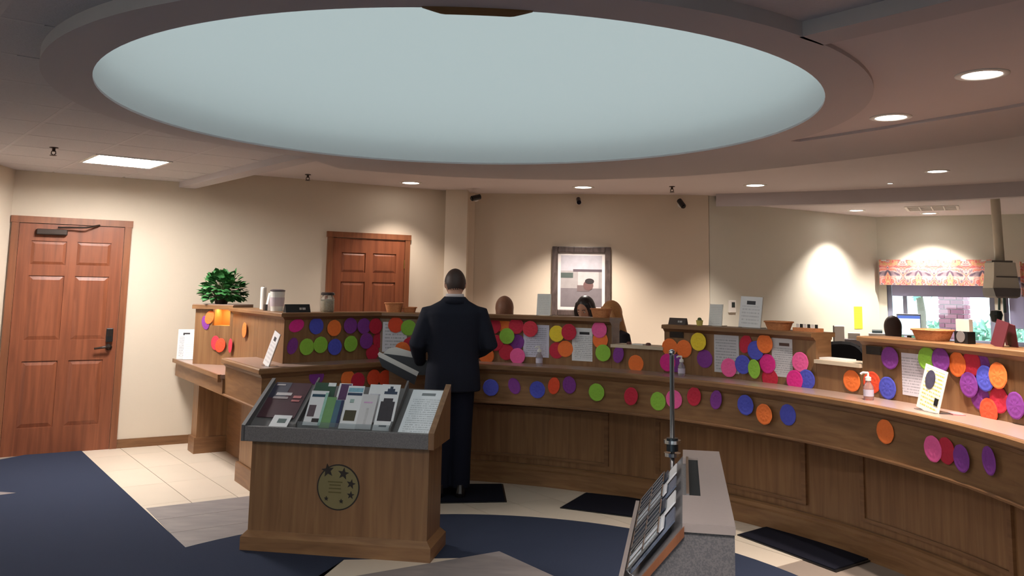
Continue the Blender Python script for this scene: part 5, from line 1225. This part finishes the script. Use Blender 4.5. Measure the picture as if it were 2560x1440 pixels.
    MB().tube([hp_(-.022, .086, -.064), hp_(0, .095, -.062), hp_(.022, .086, -.064)], [.003*s_, .006*s_, .003*s_], 8).build('mouth', mat('lips', (160, 84, 80), .5), t)
    # hair
    hr = MB()
    if hair == 'short':
        hr.ell(hc, V(.086, .106, .121), 26, 22, HM, keep=lambda v: v.z/s_ > -.075+max(0, v.y/s_+.01)*1.55 and not (abs(v.x/s_) > .07 and v.z/s_ < -.02 and v.y/s_ > -.03))
        hr.ell(hc, V(.076, .095, .112), 26, 22, HM, keep=lambda v: v.z/s_ > -.075+max(0, v.y/s_+.01)*1.55 and not (abs(v.x/s_) > .066 and v.z/s_ < -.02 and v.y/s_ > -.03))
        fuse(hr.build('hair', hair_c, t), .007, 2) if False else hr.build('hair', hair_c, t, smooth=True)
    elif hair == 'bob':
        hr.ell(hp_(0, -.024, .014), V(.091, .100, .118)*hk, 24, 18, HM)
        hr.loft([[hp_(*q) for q in ering((0, -.028, z), rx, ry, 18)] for z, rx, ry in ((.03, .088, .085), (-.05, .088, .078), (-.11, .078, .062))])
        fuse(hr.build('hair', hair_c, t), .009, 3)
    else:
        hr.ell(hp_(0, -.022, .016), V(.092, .102, .120)*hk, 24, 18, HM)
        hr.loft([[hp_(*q) for q in ering((0, -.035, z), rx, ry, 20)] for z, rx, ry in ((.04, .092, .08), (-.05, .10, .072), (-.14, .112, .066), (-.22, .118, .06), (-.29, .10, .045))])
        for sx in (-1, 1): hr.tube([hp_(sx*.06, .03, .085), hp_(sx*.088, .045, .0), hp_(sx*.096, .04, -.11), hp_(sx*.10, .02, -.24)], [.02*s_, .026*s_, .03*s_, .024*s_], 10)
        fuse(hr.build('hair', hair_c, t), .009, 3)
    return t, hp_
SUIT = mat('charcoal_suit', (30, 32, 44), .85, noise=.15, nscale=90, bump=.15, bscale=200, spec=.25)
TROU = mat('navy_trousers', (22, 24, 38), .9, noise=.12, nscale=90, spec=.2)
HB = mat('dark_brown_hair', (58, 38, 32), .55, noise=.3, nscale=120); HBR = mat('brown_hair', (138, 96, 74), .5, noise=.4, nscale=120); HBK = mat('black_hair', (26, 20, 24), .4, noise=.2, nscale=120); HBL = mat('blonde_hair', (196, 140, 86), .5, noise=.35, nscale=120)
mx = at_y(1133, 900, 6.86).x
man, mh = person((mx, 6.86, .0155), .06, 1.745, 'man in a dark suit seen from behind at the counter holding a portfolio', HB, SUIT, TROU, tilt=.30, turn=.12, suit=True, voxel=.0105,
    arms=(((-.205, 0, 1.425), (-.285, -.045, 1.15), (-.265, .20, .985)), ((.205, 0, 1.425), (.285, -.045, 1.15), (.17, .20, 1.06))), hand_curl=(.75, .35), hand_n=((1, 0, 0), (-.4, 0, -1)))
cl = MB()
cl.loft([[Vector(q) for q in ering((0, -.006, z), rx, ry, 20)] for z, rx, ry in ((1.475, .082, .076), (1.515, .073, .069), (1.53, .070, .066))])
cl.build('shirt_collar', mat('white_shirt', (214, 200, 200), .8), man, smooth=True)
jc = MB()
jc.loft([[Vector(q) for q in ering((0, -.01, z), rx, ry, 20)] for z, rx, ry in ((1.455, .13, .10), (1.49, .10, .088), (1.508, .082, .08))]); jc.build('jacket_collar', SUIT, man, smooth=True)
vt = MB().box((0, -.1465, .86), (.004, .004, .14)).build('jacket_vent', mat('suit_seam', (14, 14, 20), .9), man)
# portfolio with loose papers in his left hand
hw = man.matrix_world if False else Matrix.Translation(man.location) @ Matrix.Rotation(.06, 4, 'Z')
fp = hw @ Vector((-.262, .17, .955))
pf = thing('portfolio', fp, 'open black portfolio with white papers held by the man', 'portfolio', None, .06)
LEA = mat('black_leather_cover', (30, 34, 44), .4, noise=.1, nscale=80)
def pfan(nm, m_, pts, y, th=.012):
    P = [hq_(px, py, y) for px, py in pts]; MB().loft([[(p.x, p.y+dy, p.z) for p in P] for dy in (0, th)]).build(nm, m_, pf, org=fp, world=False)
pf.rotation_euler = (0, 0, 0)
def hq_(px, py, y): return at_y(px, py, fp.y+y)-fp
for c_ in (('papers', PAPER, ((972, 871), (990, 868), (1064, 890), (1064, 904), (1000, 896), (955, 886)), .022), ('inner_cover', LEA, ((950, 883), (1000, 889), (1068, 901), (1068, 938), (1044, 938), (948, 889)), .0),
           ('loose_sheet', PAPER, ((944, 885), (948, 880), (1047, 930), (1041, 943), (950, 899)), -.02), ('outer_cover', LEA, ((945, 892), (1042, 941), (1036, 962), (955, 917)), -.04)): pfan(*c_)
for c_ in pf.children: c_.location = (0, 0, 0)
# clerks behind the screens
def clerk(px, ytop, y, lab, hc_, hair, topc, yaw, tilt=.25, turn=0.0, skin=SKIN, scale=.985, sit=False):
    q = at_y(px, ytop, y); H = q.z*scale*(1.35 if sit else 1)
    return person((q.x, q.y, 0), yaw, H, lab, hc_, mat('top_%d_%d_%d' % topc, topc, .85, noise=.1, nscale=60), TROU, skin, hair, tilt, turn, voxel=.016, hk=1.0 if sit else 1.15, sit=sit)
clerk(1262, 738, 8.35, 'clerk with short brown hair seen from behind the long screen', HBR, 'bob', (70, 70, 96), .15, .2)
clerk(1466, 738, 8.75, 'woman with long black hair looking down behind the wicker basket', HBK, 'long', (60, 40, 56), PI-.35, .42, -.25)
clerk(1534, 750, 8.15, 'woman with long blonde hair beside the black-haired woman', HBL, 'long', (30, 28, 36), PI/2+.5, .3, 0)
clerk(2231, 783, 9.9, 'clerk with dark brown hair in a dark top seated near the monitor', HB, 'bob', (44, 36, 54), -.2, .1, sit=True)
# ------------------------------------------------------------------ tell look-alike discs apart by the disc next to them
def relate():
    byl = {}
    for d_ in DISCS: byl.setdefault(d_['o']['label'], []).append(d_)
    for lab, ds in byl.items():
        if len(ds) < 2: continue
        for d_ in ds:
            best = None
            for e_ in DISCS:
                if e_ is d_ or e_['surf'] != d_['surf']: continue
                D_ = math.hypot(e_['px']-d_['px'], e_['py']-d_['py'])
                if best is None or D_ < best[0]: best = (D_, e_)
            if best is None or best[0] > 75: d_['rel'] = 'standing apart '
            else:
                e_ = best[1]; dx, dy = e_['px']-d_['px'], e_['py']-d_['py']
                w_ = 'above' if dy > abs(dx)*.8 else 'below' if -dy > abs(dx)*.8 else 'beside'
                d_['rel'] = '%s %s %s one ' % (w_, 'an' if e_['col'][0] == 'o' else 'a', e_['col'])
        for d_ in ds: d_['o']['label'] = '%s%s paper disc %son the %s' % (d_['sh'], d_['col'], d_['rel'], d_['surf'])
relate()
